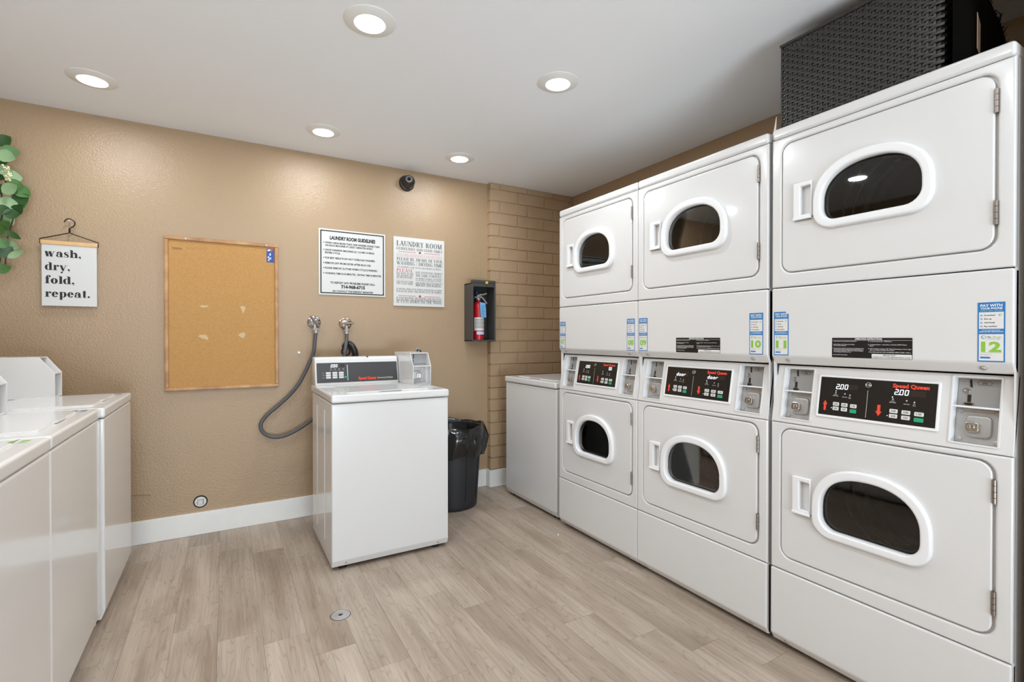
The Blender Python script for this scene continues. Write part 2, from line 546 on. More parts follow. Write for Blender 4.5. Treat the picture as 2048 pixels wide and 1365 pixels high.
def quad(x0, y0, x1, y1): return [(x0, y0), (x1, y0), (x1, y1), (x0, y1)], [(0, 1, 2, 3)]
def diag(x0, y0, x1, y1, w): return [(x0 - w / 2, y0), (x0 + w / 2, y0), (x1 + w / 2, y1), (x1 - w / 2, y1)], [(0, 1, 2, 3)]
def ball(cx, cy, r): return circ(cx, cy, r, 14), [tuple(range(14))]

def serif_caps():
    T, t, s = 0.17, 0.075, 0.065
    G = {}
    def st(x, y0=0.0, y1=1.0, w=T): return [quad(x - w / 2, y0, x + w / 2, y1)]
    def sf(x, y, h=0.17): return [quad(x - h, y - s if y > 0.5 else y, x + h, y if y > 0.5 else y + s)]
    def both(x, h=0.17): return sf(x, 0, h) + sf(x, 1, h)
    G['L'] = (0.62, st(.17) + both(.17) + [quad(.1, 0, .58, s), quad(.53, 0, .58, .28)])
    G['A'] = (0.76, [diag(.1, 0, .37, 1, t), diag(.66, 0, .38, 1, T), quad(.2, .3, .55, .3 + s)] + sf(.1, 0, .11) + sf(.66, 0, .14))
    G['U'] = (0.76, st(.17, .3) + sf(.17, 1) + st(.62, .3, 1, t) + sf(.62, 1, .12) + [ringarc(.37, .32, .275, .33, 180, 360, .12, .06)])
    G['N'] = (0.78, st(.14, 0, 1, t) + st(.66, 0, 1, t) + [diag(.62, 0, .14, 1, T)] + sf(.14, 0, .12) + sf(.66, 1, .12) + sf(.1, 1, .1))
    G['D'] = (0.76, st(.17) + both(.13, .13) + [ringarc(.25, .5, .46, .5, -90, 90, T, s)])
    G['R'] = (0.74, st(.17) + both(.15, .15) + [ringarc(.28, .74, .32, .26, -90, 90, T * .9, s), quad(.17, .95, .3, 1), quad(.17, .48, .3, .53), diag(.63, 0, .36, .5, T)] + sf(.65, 0, .09))
    G['Y'] = (0.72, st(.36, 0, .45) + sf(.36, 0) + [diag(.36, .4, .12, 1, T), diag(.36, .4, .6, 1, t)] + sf(.12, 1, .13) + sf(.6, 1, .11))
    G['O'] = (0.78, [ringarc(.39, .5, .36, .52, 0, 360, T, s, 28)])
    G['M'] = (0.92, st(.13, 0, 1, t) + st(.76, 0, 1, T) + [diag(.42, 0, .15, 1, T), diag(.42, 0, .74, 1, t)] + sf(.13, 0, .11) + sf(.76, 0, .14) + sf(.1, 1, .1) + sf(.78, 1, .12))
    G['G'] = (0.76, [ringarc(.39, .5, .36, .52, 48, 325, T, s, 24)] + st(.62, .05, .45, T * .9) + sf(.62, .45 + .5, .0) + [quad(.48, .42, .74, .47), quad(.6, .72, .65, 1)])
    G['I'] = (0.36, st(.18) + both(.18))
    G['E'] = (0.66, st(.17) + both(.13, .13) + [quad(.1, 0, .6, s), quad(.1, .95, .57, 1), quad(.17, .48, .45, .53), quad(.55, 0, .6, .27), quad(.52, .74, .57, 1), quad(.42, .38, .46, .63)])
    G['S'] = (0.58, [stroke([(.46, .78), (.44, .92), (.3, .98), (.14, .9), (.1, .74), (.2, .58), (.36, .45), (.46, .28), (.42, .1), (.27, .02), (.12, .08), (.08, .24)], [.06, .05, .06, .1, .15, .17, .17, .15, .1, .06, .05, .06]), quad(.44, .7, .49, 1), quad(.06, 0, .11, .3)])
    G['T'] = (0.66, st(.33) + sf(.33, 0) + [quad(.04, .95, .62, 1), quad(.04, .72, .09, 1), quad(.57, .72, .62, 1)])
    G['P'] = (0.66, st(.17) + both(.15, .15) + [ringarc(.28, .72, .32, .28, -90, 90, T, s), quad(.17, .95, .3, 1), quad(.17, .44, .3, .49)])
    G['B'] = (0.7, st(.17) + both(.13, .13) + [ringarc(.3, .75, .27, .25, -90, 90, T * .9, s), ringarc(.32, .26, .32, .26, -90, 90, T, s), quad(.13, .95, .32, 1), quad(.17, .5, .34, .545), quad(.13, 0, .34, s)])
    G['W'] = (1.04, [diag(.32, 0, .1, 1, T), diag(.32, 0, .5, 1, t), diag(.72, 0, .48, 1, T), diag(.72, 0, .94, 1, t)] + sf(.1, 1, .12) + sf(.94, 1, .1) + sf(.48, 1, .12))
    G['F'] = (0.62, st(.17) + both(.15, .15) + [quad(.1, .95, .57, 1), quad(.17, .47, .42, .52), quad(.52, .72, .57, 1), quad(.4, .37, .44, .62)])
    G['H'] = (0.8, st(.17) + both(.17, .15) + st(.63) + both(.63, .15) + [quad(.2, .48, .6, .53)])
    G['C'] = (0.72, [ringarc(.38, .5, .35, .52, 48, 312, T, s, 24), quad(.6, .7, .65, 1)])
    G['X'] = (0.72, [diag(.58, 0, .14, 1, T), diag(.1, 0, .6, 1, t)] + sf(.1, 0, .11) + sf(.6, 0, .12) + sf(.12, 1, .12) + sf(.6, 1, .11))
    G['J'] = (0.46, st(.28, .15) + sf(.28, 1) + [ringarc(.17, .14, .185, .2, 200, 360, .1, .06)])
    G['V'] = (0.74, [diag(.38, 0, .12, 1, T), diag(.38, 0, .62, 1, t)] + sf(.12, 1, .13) + sf(.62, 1, .11))
    G['K'] = (0.76, st(.17) + both(.17, .15) + [diag(.24, .42, .6, 1, t), diag(.64, 0, .34, .55, T)] + sf(.6, 1, .11) + sf(.64, 0, .11))
    G['Q'] = (0.78, G['O'][1] + [diag(.66, -.2, .4, .1, T)])
    G['Z'] = (0.66, [quad(.06, .95, .6, 1), quad(.06, 0, .6, s), diag(.12, 0, .54, 1, T), quad(.06, .75, .11, 1), quad(.55, 0, .6, .27)])
    G['/'] = (0.4, [diag(.05, -.05, .36, 1.05, t)])
    G['.'] = (0.24, [ball(.1, .07, .08)])
    G[','] = (0.24, [ball(.1, .07, .08), diag(.05, -.2, .14, .06, .06)])
    G["'"] = (0.2, [quad(.06, .7, .14, 1)])
    G[' '] = (0.32, [])
    return G
SERIF = serif_caps()

def fat_lower():
    T, t = 0.38, 0.09
    G = {}
    def stem(x, y0, y1, w=T): return quad(x, y0, x + w, y1)
    def sl(x, y, w=T): return quad(x - .12, y, x + w + .12, y + t)
    G['o'] = (1.06, [ringarc(.5, .5, .5, .53, 0, 360, T, t, 30)])
    G['e'] = (1.02, [ringarc(.48, .5, .48, .53, -35, -360 + 0, T, t, 30), quad(.2, .5, .92, .5 + t)])
    G['d'] = (1.2, [ringarc(.46, .5, .46, .53, 60, 300, T, t, 24), stem(.66, 0, 1.42), sl(.66, 0), quad(.52, 1.5, .8, 1.42)])
    G['p'] = (1.2, [ringarc(.66, .5, .46, .53, -120, 120, T, t, 24), stem(.12, -.5, 1.0), quad(0, .95, .3, 1.0), quad(0, -.5, .58, -.45)])
    G['l'] = (.62, [stem(.14, 0, 1.42), quad(0, 1.5, .3, 1.42), sl(.14, 0)])
    G['h'] = (1.3, [stem(.12, 0, 1.42), quad(0, 1.5, .3, 1.42), sl(.12, 0), stem(.78, 0, .72), sl(.78, 0), ringarc(.79, .68, .33, .35, 0, 165, .33, t, 14)])
    G['r'] = (.94, [stem(.12, 0, 1.0), quad(0, .95, .3, 1.0), sl(.12, 0), stroke([(.42, .6), (.5, .85), (.62, .98), (.78, .96)], [.05, .06, .07, .16]), ball(.76, .84, .17)])
    G['a'] = (1.14, [ringarc(.36, .28, .36, .30, 70, 290, .28, t, 18), stem(.56, .05, .72), ringarc(.5, .7, .4, .33, 0, 160, .33, t, 14), ball(.22, .74, .15), stroke([(.4, .56), (.6, .56)], [t, t]), stroke([(.4, .0), (.58, .1)], [t, t]), quad(.56, 0, 1.06, t), quad(.56, 0, .9, .2)])
    G['s'] = (.82, [stroke([(.66, .72), (.62, .92), (.42, 1.0), (.2, .93), (.12, .78), (.24, .6), (.48, .46), (.62, .28), (.54, .08), (.34, .0), (.14, .08), (.08, .3)], [.05, .06, .07, .18, .28, .33, .33, .3, .18, .07, .06, .05]), quad(.62, .66, .68, 1.0), quad(.06, 0, .12, .36)])
    G['w'] = (1.62, [diag(.42, 0, .2, 1.0, T), diag(.44, 0, .66, 1.0, t), diag(.98, 0, .74, 1.0, T), diag(1.0, 0, 1.32, 1.0, t), quad(0, .95, .46, 1.0), quad(1.12, .95, 1.54, 1.0)])
    G['y'] = (1.2, [diag(.58, 0, .24, 1.0, T), diag(.44, -.42, .98, 1.0, t), quad(0, .95, .5, 1.0), quad(.78, .95, 1.2, 1.0), ball(.34, -.38, .16)])
    G['f'] = (.78, [stem(.14, 0, 1.2), sl(.14, 0), quad(0, .95, .68, 1.0), ringarc(.52, 1.15, .38, .42, 50, 180, .3, t, 14), ball(.68, 1.36, .16)])
    G['t'] = (.76, [stem(.14, .1, 1.35), quad(0, .95, .66, 1.0), stroke([(.3, .1), (.36, .0), (.5, .0), (.64, .14)], [.3, .1, .06, .05])])
    G[','] = (.5, [ball(.2, .16, .17), stroke([(.33, .14), (.32, -.1), (.18, -.28)], [.1, .07, .03])])
    G['.'] = (.46, [ball(.2, .16, .18)])
    G[' '] = (.5, [])
    return G
FAT = fat_lower()

def put_letters(mb, font, s, u, v, height, width=None, align='L', w=0.0, gap=0.04):
    segs = []; x = 0.0
    for ch in s:
        adv, parts = font[ch]
        for vs, fs in parts: segs.append(([(p[0] + x, p[1]) for p in vs], fs))
        x += adv + gap
    xs = [p[0] for vs, fs in segs for p in vs]
    x0, x1 = min(xs), max(xs)
    sx = height if width is None else width / (x1 - x0)
    ou = u - (0 if align == 'L' else (x1 - x0) * sx / 2 if align == 'C' else (x1 - x0) * sx)
    for k, (vs, fs) in enumerate(segs):
        mb.add([((p[0] - x0) * sx + ou, p[1] * height + v, w + (k % 7) * 0.00001) for p in vs], fs)
    return mb

SEG = {'0': 'abcdef', '1': 'bc', '2': 'abged', 'd': 'bcdeg', 'o': 'cdeg', 'r': 'eg'}
def seven(mb, s, u, v, h, w=0.0):
    """seven segment digits of height h"""
    wd = h * 0.52; th = h * 0.15; x = u
    for ch in s:
        if ch == '.':
            mb.flat(rect(x - h * .30, x - h * .10, v - th * .4, v + th * .9), w); continue
        def sl(y): return y * 0.12
        def hs(y): mb.flat([(x + sl(y), y + v - th / 2), (x + wd + sl(y), y + v - th / 2), (x + wd + sl(y), y + v + th / 2), (x + sl(y), y + v + th / 2)], w)
        def vsg(xx, y0, y1): mb.flat([(xx + sl(y0) - th / 2, y0 + v), (xx + sl(y0) + th / 2, y0 + v), (xx + sl(y1) + th / 2, y1 + v), (xx + sl(y1) - th / 2, y1 + v)], w)
        for g in SEG[ch]:
            if g == 'a': hs(h)
            if g == 'g': hs(h / 2)
            if g == 'd': hs(0)
            if g == 'b': vsg(x + wd, h / 2, h)
            if g == 'c': vsg(x + wd, 0, h / 2)
            if g == 'f': vsg(x, h / 2, h)
            if g == 'e': vsg(x, 0, h / 2)
        x += wd + h * 0.38

# ------------------------------------------------------------------ the room
# floor: underlay with every plank a part of its own
fl = struct(MB().box(XL, XR, YF, YB, -0.06, -0.004).build('floor', 'subfloor', smooth=False))
PW, PL = 0.1535, 0.918
JOINT = {-1: 2.521, 0: 2.353, 1: 2.2, 2: 2.091, 3: 1.925, 4: 1.74, 5: 1.57, 6: 2.115, 7: 1.935, 8: 1.779, 9: 1.625, 10: 1.408, 11: 1.242, 12: 1.06, 13: 1.808}
plank_cache = {}
for c in range(-9, 19):
    x0 = -0.185 + PW * c; x1 = x0 + PW
    x0 = max(x0, XL); x1 = min(x1, XR)
    if x1 - x0 < 0.01: continue
    j = JOINT.get(c, 1.2 + (c * 0.377) % 0.9)
    y = j - PL * math.ceil((j - YF) / PL)
    while y < YB:
        a, b = max(y, YF), min(y + PL, YB)
        if b - a > 0.01:
            key = (round(x1 - x0, 3), round(b - a, 3))
            if key not in plank_cache:
                hw, hl = (x1 - x0) / 2 - 0.0002, (b - a) / 2 - 0.0003
                plank_cache[key] = MB().box(-hw, hw, -hl, hl, -0.005, 0.0, 0.0004, 1).build('plank', 'plank', fl, wn=False)
                o = plank_cache[key]
            else:
                o = plank_cache[key].copy(); COL.objects.link(o)
            o.location = ((x0 + x1) / 2, (a + b) / 2, random.uniform(-0.0002, 0.0))
        y += PL

struct(MB().box(XL, XR, YF, YB, ZC, ZC + 0.08).build('ceiling', 'ceil', smooth=False))
XP, YP = 1.797, 3.416          # corner of the projecting brick wall
wb = MB()
wb.box(XL, XR, YB, YB + 0.1, 0, ZC)
wall_back = struct(wb.build('wall_back', 'wall', smooth=False))
MB().box(XP + 0.006, XR, YP + 0.006, YB + 0.02, 0, ZC).build('mortar_bed', 'mortar', wall_back, smooth=False)
struct(MB().box(XR, XR + 0.1, YF, YB + 0.1, 0, ZC).build('wall_right', 'wall', smooth=False))
struct(MB().box(XL - 0.1, XL, YF, YB + 0.1, 0, ZC).build('wall_left', 'wall', smooth=False))
wf = MB()
wf.box(XL, -0.85, YF - 0.1, YF, 0, ZC).box(1.35, XR, YF - 0.1, YF, 0, ZC).box(-0.85, 1.35, YF - 0.1, YF, 2.34, ZC)
struct(wf.build('wall_front', 'wall', smooth=False))
# short return wall that ends the dryer alcove on the viewer's side
struct(MB().box(1.815, XR, 0.10, 0.415, 0, ZC).build('wall_return', 'wall', smooth=False))

# painted bricks of the projecting wall, each one a part
Z0, CH = 0.131, 0.0922
brick_cache = {}
for n in range(25):
    z0 = Z0 + CH * n; z1 = min(z0 + CH, ZC)
    if z1 - z0 < 0.02: continue
    js = [XP] + [q for q in [(1.881 if n % 2 == 0 else 2.047) + 0.257 * k for k in range(4)] if q < XR - 0.02] + [XR]
    for a, b in zip(js[:-1], js[1:]):
        g = 0.005
        key = (round(b - a, 3), round(z1 - z0, 3), a == XP)
        if key not in brick_cache:
            lx = (b - a) - (g if a == XP else 2 * g)
            ly = (YB - YP) / 2
            brick_cache[key] = MB().box(-lx / 2, lx / 2, -ly, ly + 0.005, -(z1 - z0) / 2 + 0.0035, (z1 - z0) / 2 - 0.0035, 0.004, 2).build('brick', 'brick', wall_back)
            o = brick_cache[key]
        else:
            o = brick_cache[key].copy(); COL.objects.link(o)
        cx = (a + b) / 2 - (g / 2 if a == XP else 0)
        o.location = (cx, (YP + YB) / 2 + random.uniform(-0.0012, 0.0012), (z0 + z1) / 2)
        o.rotation_euler = (random.uniform(-.004, .004), 0, random.uniform(-.003, .003))

# baseboards
def baseboard(name, pts):
    mb = MB()
    for (x0, x1, y0, y1) in pts: mb.box(x0, x1, y0, y1, 0, Z0, 0.003, 2)
    return struct(mb.build(name, 'base'))
baseboard('baseboard_back', [(XL, XP - 0.0165, YB - 0.016, YB + 0.002)])
baseboard('baseboard_brick', [(XP - 0.0152, XP + 0.004, YP - 0.010, YB), (XP - 0.016, XR, YP - 0.016, YP + 0.002)])
baseboard('baseboard_right', [(XR - 0.016, XR, 0.42, YP - 0.02)])
baseboard('baseboard_left', [(XL, XL + 0.016, YF, YB - 0.02)])
# plaster seam ridge low on the back wall
rg = MB()
for i in range(9): rg.sphere((-0.455 + i * 0.010, YB, 0.283 - i * 0.0012 + (i % 2) * 0.004), 0.0055, 8)
rg.build('plaster_ridge', 'wall', wall_back)

# ------------------------------------------------------------------ recessed ceiling lights
LIGHT_LABELS = ['round recessed ceiling light near the back wall above the hanging wash sign, leftmost lit one',
                'round recessed ceiling light nearest the viewer, at the top centre of the photo',
                'round recessed ceiling light near the back wall above the two laundry signs',
                'round recessed ceiling light near the back wall closest to the brick corner',
                'round recessed ceiling light in front of the stacked dryers']
proto = None
for (x, y), lab in zip(LIGHTS, LIGHT_LABELS):
    if proto is None:
        proto = thing('ceiling_light', lab, 'ceiling light', (x, y, ZC), 0, 'recessed ceiling lights')
        MB().lathe([(0.0975, 0.004), (0.0975, -0.002), (0.094, -0.0045), (0.075, -0.009), (0.063, -0.012), (0.058, -0.0115), (0.056, -0.004)], 48, closed=True).build('light_trim', 'trim', proto)
        MB().lathe([(0.0605, -0.006), (0.057, -0.0125), (0.035, -0.0145), (0.00001, -0.015)], 40).build('lamp_lens', 'lens', proto)
        o = proto
    else:
        o = proto.copy(); COL.objects.link(o); o.location = (x, y, ZC); o['label'] = lab
        for ch in list(proto.children): dup_child(ch, o)
    area_lamp('ceiling_lamp', (x, y, ZC - 0.0165), (0, 0, 0), 0.112, LAMP_W * (0.88 if y > 2.5 else 1.1), WARM)

# ------------------------------------------------------------------ stacked dryers
DW, DD = 0.678, 0.70
def coin_unit(parent, u0, u1, va, vm, vb, T, depth, slotside=0.28):
    """recess with coin slide plate above and lock plate below, in panel coordinates (u, v, w)"""
    lin_ = MB(T)
    e = 0.0015
    lin_.box(u0, u0 + e, va, vb, -depth, 0.001).box(u1 - e, u1, va, vb, -depth, 0.001)
    lin_.box(u0, u1, va, va + e, -depth, 0.001).box(u0, u1, vb - e, vb, -depth, 0.001)
    lin_.box(u0, u1, va, vb, -depth - 0.002, -depth)
    lin_.box(u0, u1, vm - 0.0025, vm + 0.0025, -depth, 0.0012, 0.0008, 1)
    r = lin_.build('coin_recess', 'plastic', parent)
    rim = MB(T)
    rim.plate(rrect(u0 - .004, u1 + .004, va - .004, vb + .004, .005, 3), .0022, [rect(u0 + .0005, u1 - .0005, va + .0005, vb - .0005)], .001, 0, 2)
    rim.build('recess_rim', 'enamel', r)
    W, H = u1 - u0, vb - vm
    pl = MB(T).plate(rect(u0 + .002, u1 - .002, vm + .003, vb - .003), .004, (), .0006, -depth + .001, 1)
    pl.build('coin_slide_plate', 'greyplate', r)
    wz = -depth + .0052
    sl = MB(T)
    cx = u0 + W * slotside
    MB(T).flat([(cx + .000, vm + H * .70), (cx + .006, vm + H * .68), (cx + .003, vm + H * .95), (cx - .003, vm + H * .97)], wz).build('coin_slot', 'slot', r, smooth=False)
    sl.flat(rect(cx - .004, cx + .004, vm + H * .14, vm + H * .44), wz)
    sl.flat(circ(cx - .001, vm + H * .12, .011, 14, .004), wz)
    sl.build('coin_slot', 'slot', r, smooth=False)
    ch = MB(T)
    ch.plate(circ(cx - .007, vm + H * .56, .0085, 16), .003, [circ(cx - .007, vm + H * .56, .0035, 10)], .001, wz, 1)
    ch.plate(circ(cx - .001, vm + H * .12, .0135, 16, .006), .001, [circ(cx - .001, vm + H * .12, .0105, 16, .0038)], 0, wz, 1)
    ch.plate(rect(cx - .0055, cx - .004, vm + H * .14, vm + H * .46), .001, (), 0, wz)
    ch.plate([(cx - .0005, vm + H * .70), (cx + .0008, vm + H * .70), (cx - .0022, vm + H * .97), (cx - .0042, vm + H * .97)], .001, (), 0, wz)
    ch.build('slot_trim', 'chrome', r)
    hx, hy = u0 + W * .58, vm + H * .86
    bd = MB(T)
    hexo = [(hx - .017, hy), (hx - .012, hy - .006), (hx + .012, hy - .006), (hx + .017, hy), (hx + .012, hy + .006), (hx - .012, hy + .006)]
    bd.flat(hexo, wz, [inset(orient(hexo), .0009)])
    bd.text('25\u00a2', hx, hy - .003, None, .006, 'C', wz, .02)
    bd.build('price_mark', 'ink', r, smooth=False)
    # lock plate
    H2 = vm - va
    lp = MB(T).plate(rect(u0 + .002, u1 - .002, va + .003, vm - .003), .004, (), .0006, -depth + .001, 1)
    lp.plate(rrect(u0 + W * .26, u0 + W * .80, va + H2 * .20, va + H2 * .80, .012, 4), .010, (), .005, wz, 3)
    lp.build('lock_plate', 'steel', r)
    for bu in (.13, .89):
        for bv in (.12, .90):
            MB(T).plate(circ(u0 + W * bu, va + H2 * bv, .0065, 12), .004, (), .002, wz, 2).build('plate_bolt', 'steel', r)
    lk = MB(T)
    lx, ly = u0 + W * .43, va + H2 * .47
    lk.plate(rrect(lx - .016, lx + .016, ly - .015, ly + .015, .008, 4), .016, (), .004, wz + .008, 3)
    lk.plate(circ(lx, ly, .008, 14), .003, [rect(lx - .0012, lx + .0012, ly - .004, ly + .004)], .001, wz + .024, 1)
    lk.build('coin_lock', 'chrome', r)
    return r

def door_set(root, z_off, zd0, zd1, bz0, bz1, tag_):
    """one dryer door with bezel, glass, pull and hinges; zd: door bottom and top, bz: bezel bottom and top"""
    F = front()
    gz0, gz1 = bz0 + .026, bz1 - .030
    cup = rrect(.111, .147, (bz0 + bz1) / 2 - .055, (bz0 + bz1) / 2 + .047, .003, 2)
    glass_o = dshape(.332, gz0, gz1, .147, .048)
    d = MB(F).plate(rrect(.040, .636, zd0, zd1, .036), .018, [glass_o, cup], .0045, -.018)
    door = d.build('door', 'enamel', root)
    rg_ = MB(F)
    outer = dshape(.332, bz0, bz1, .174, .062); inner = dshape(.332, gz0 + .002, gz1 - .002, .145, .046)
    rg_.plate(outer, .017, [inner], .0075, -.001, 4)
    rg_.build('window_bezel', 'plastic', door)
    lipo = dshape(.332, gz0 + .001, gz1 - .001, .146, .047); lipi = dshape(.332, gz0 + .010, gz1 - .010, .137, .04)
    MB(F).plate(lipo, .006, [lipi], .002, -.022, 2).build('window_gasket', 'cavity', door)
    MB(F).plate(dshape(.332, gz0 + .0025, gz1 - .0025, .1445, .0455), .004, (), .0015, -.015, 2).build('window_glass', 'glass', door)
    # moulded pull
    vc = (bz0 + bz1) / 2
    h = MB(F).plate(rrect(.086, .152, vc - .073, vc + .062, .003, 2), .010, [cup], .003, -.001, 3)
    h.plate([(.086, vc - .073), (.152, vc - .073), (.152, vc - .064), (.086, vc - .064)], .014, (), .003, -.001, 2)
    h.build('door_pull', 'plastic', door)
    u0, u1, v0, v1 = .1095, .1485, vc - .0565, vc + .0485
    pk = MB(F)
    pk.add([(u0, v0, .004), (u1, v0, .004), (u1, v1, .004), (u0, v1, .004), (u0, v0, -.016), (u1, v0, -.004), (u1, v1, -.004), (u0, v1, -.016)],
           [(4, 5, 6, 7), (0, 1, 5, 4), (1, 2, 6, 5), (2, 3, 7, 6), (3, 0, 4, 7)])
    pk.build('pull_pocket', 'plastic', door, smooth=False)
    for hz in (zd0 + .062, zd1 - .112):
        hg = MB()
        for k in range(4):
            hg.lathe([(.00001, hz + .0165 * k + .0006), (.0046, hz + .0165 * k + .0006), (.0046, hz + .0165 * (k + 1) - .0006), (.00001, hz + .0165 * (k + 1) - .0006)], 10, Matrix.Translation((.6405, -.002, 0)))
        hg.box(.637, .640, -.0015, .006, hz, hz + .066)
        hg.build('hinge', 'hinge', door)
    # drum behind the door
    cz = vc - .01
    R = .285
    dm = MB(Matrix.Translation((.338, 0, cz)) @ Matrix.Rotation(-PI / 2, 4, 'X'))
    dm.lathe([(.215, .035), (R, .06), (R, .575), (.275, .605), (.258, .625), (.20, .632), (.00001, .632)], 40, closed=True)
    dr = dm.build('drum', 'drum', root)
    for yy, w_ in ((.40, .0035), (.475, .0035), (.575, .016)):  # wide last ring paints the light band at the drum's back corner
        rb = MB(Matrix.Translation((.338, 0, cz)) @ Matrix.Rotation(-PI / 2, 4, 'X'))
        rb.lathe([(R - .0005, yy - w_), (R - .006, yy - w_ * .6), (R - .006, yy + w_ * .6), (R - .0005, yy + w_)], 48, closed=True)
        rb.build('drum_ridge', 'rib', dr)
    for k in range(3):
        a = math.radians(80 + 120 * k)
        bf = MB(Matrix.Translation((.338, 0, cz)) @ Matrix.Rotation(a, 4, 'Y'))
        bf.prism([(.08, R - .001), (.36, R - .001), (.34, R - .055), (.10, R - .055)], -.012, .012, .006)
        bf.build('drum_baffle', 'drum', dr)
    return door

def sticker(root, u0, u1, num, F, w=0.0008, torn=False):
    v0, v1 = 1.1085, 1.2715
    W, H = u1 - u0, v1 - v0
    X = lambda a: u0 + W * a
    Y = lambda a: v1 - H * a
    outline = rect(u0, u1, v0, v1) if not torn else [(u0, v0), (u1, v0), (u1, Y(.05)), (X(.86), Y(.05)), (X(.80), v1), (u0, v1)]
    s = MB(F).plate(outline, .0006, (), 0, w - .0006).build('pay_sticker', 'blue', root, label='blue and white payment sticker with green number %s' % num, smooth=False)
    wp = MB(F)
    wp.flat(rect(X(.05), X(.95), Y(.445), Y(.165)), w + .0002).flat(rect(X(.05), X(.95), Y(.98), Y(.535)), w + .0002)
    wp.build('white_field', 'paper', s, smooth=False)
    t1 = MB(F)
    t1.text('PAY WITH', X(.10), Y(.075), W * .8, H * .045, 'L', w + .0003, .03)
    t1.text('YOUR PHONE', X(.10), Y(.118), W * .8, H * .032, 'L', w + .0003, .03)
    t1.text('EXCLUSIVE REWARDS', X(.5), Y(.477), W * .64, H * .018, 'C', w + .0003)
    t1.text('AND IN-APP DISCOUNTS', X(.5), Y(.503), W * .88, H * .020, 'C', w + .0003, .02)
    t1.build('white_lettering', 'white_print', s, smooth=False)
    t2 = MB(F).text('SIMPLE  FAST  SECURE', X(.10), Y(.148), W * .8, H * .016, 'L', w + .0003)
    t2.build('pale_lettering', 'palegreen', s, smooth=False)
    t3 = MB(F)
    for i, q in enumerate(('Download', 'Sign up', 'Add funds', 'Pay machine')):
        t3.text(q, X(.24), Y(.228 + .062 * i), None, H * .024, 'L', w + .0003, .03)
    t3.text('Pay', X(.36), Y(.593), None, H * .026, 'L', w + .0003, .02, .2)
    t3.text('ACCEPTED HERE', X(.34), Y(.622), W * .48, H * .012, 'L', w + .0003)
    t3.text('Select Machine #', X(.10), Y(.885), W * .4, H * .013, 'L', w + .0003)
    t3.build('dark_lettering', 'ink', s, smooth=False)
    t4 = MB(F)
    t4.text(num, X(.5), Y(.825), W * .74, H * .165, 'C', w + .0003, .045)
    t4.text('Range', X(.56), Y(.593), W * .31, H * .026, 'L', w + .0003, .01, .2)
    t4.flat(rect(X(.12), X(.88), Y(.848), Y(.843)), w + .0003)
    t4.add(*_ring3(X(.25), Y(.585), W * .075, W * .045, -60, 120, w + .0003), F)
    t4.add(*_ring3(X(.84), Y(.215), W * .05, W * .03, -60, 120, w + .0003), F)
    t4.build('green_number', 'lime', s, smooth=False)
    t5 = MB(F)
    for i in range(4):
        cx, cy = X(.14), Y(.218 + .062 * i)
        t5.flat(circ(cx, cy, W * .045, 12), w + .0003, [circ(cx, cy, W * .024, 10)])
    t5.add(*_ring3(X(.22), Y(.585), W * .085, W * .055, 100, 300, w + .0003), F)
    t5.add(*_ring3(X(.82), Y(.215), W * .055, W * .035, 100, 300, w + .0003), F)
    t5.flat([(X(.10), Y(.945)), (X(.44), Y(.945)), (X(.50), Y(.93)), (X(.44), Y(.915)), (X(.10), Y(.915))], w + .0003)
    t5.build('blue_marks', 'blue', s, smooth=False)
    return s
def _ring3(cx, cy, ro, ri, a0, a1, w):
    vs, fs = ringarc(cx, cy, ro, ro, a0, a1, ro - ri, ro - ri, 14)
    return [(p[0], p[1], w) for p in vs], fs

def instruction_label(root, u0, u1, F, w=.0008):
    v0, v1 = 1.1075, 1.174
    W, H = u1 - u0, v1 - v0
    s = MB(F).plate(rrect(u0, u1, v0, v1, .002, 2), .0006, (), 0, w - .0006).build('instruction_label', 'black', root, label='black instruction label with white print', smooth=False)
    MB(F).flat(rrect(u0 + W * .525, u1 - .001, v0 + .0008, v0 + H * .22, .0015, 2), w + .0002).build('white_field', 'paper', s, smooth=False)
    t = MB(F)
    X = lambda a: u0 + W * a
    Y = lambda a: v1 - H * a
    t.text('OPERATING INSTRUCTIONS', X(.48), Y(.10), W * .34, H * .085, 'C', w + .0003, .02)
    t.flat(rect(X(.0), X(1), Y(.125), Y(.117)), w + .0003)
    for q, x, y, wd_ in (('1. Open Dryer Door, Load Clothes, Close Door.', .015, .19, .32), ('2. Select Fabric and Temperature Settings', .015, .35, .29), ('    (Or Turn Fabric Selector).', .025, .41, .17),
                         ('3. Insert Coins in Slot(s) as Required. Use Additional Coins', .015, .55, .41), ('to Add Time for Extra Drying. Do Not Overload Dryer or', .025, .61, .40), ('Block Airflow. During Use, Add 25\u00a2 at a Time as Needed', .025, .67, .39), ('to Keep Drying Until Clothes Are Dry.', .025, .73, .235),
                         ('4. Push START Pad or Button.', .015, .88, .20), ('5. To Stop Drying Cycle - OPEN Door.', .48, .19, .29), ('6. To Restart Dryer - Close Door and Push START Pad or', .48, .35, .46), ('Button.', .50, .41, .05),
                         ('7. When Display Indicates "00" Time Remaining or Door Light', .48, .55, .51), ('goes out, Remove Clothes from Dryer.', .50, .61, .30), ('IF CLOTHES ARE NOT DRY AS DESIRED, REPEAT STEPS 1 AND 2.', .49, .71, .495)):
        t.text(q.strip(), X(x), Y(y), W * wd_, H * .042, 'L', w + .0003, .01)
    t.build('white_lettering', 'white_print', s, smooth=False)
    k = MB(F)
    k.text('IMPORTANT:', X(.74), Y(.86), W * .15, H * .05, 'C', w + .0004, .02)
    k.text('CLEAN LINT FILTER BEFORE EACH LOAD', X(.76), Y(.955), W * .44, H * .055, 'C', w + .0004, .01)
    k.build('black_lettering', 'ink', s, smooth=False)
    return s

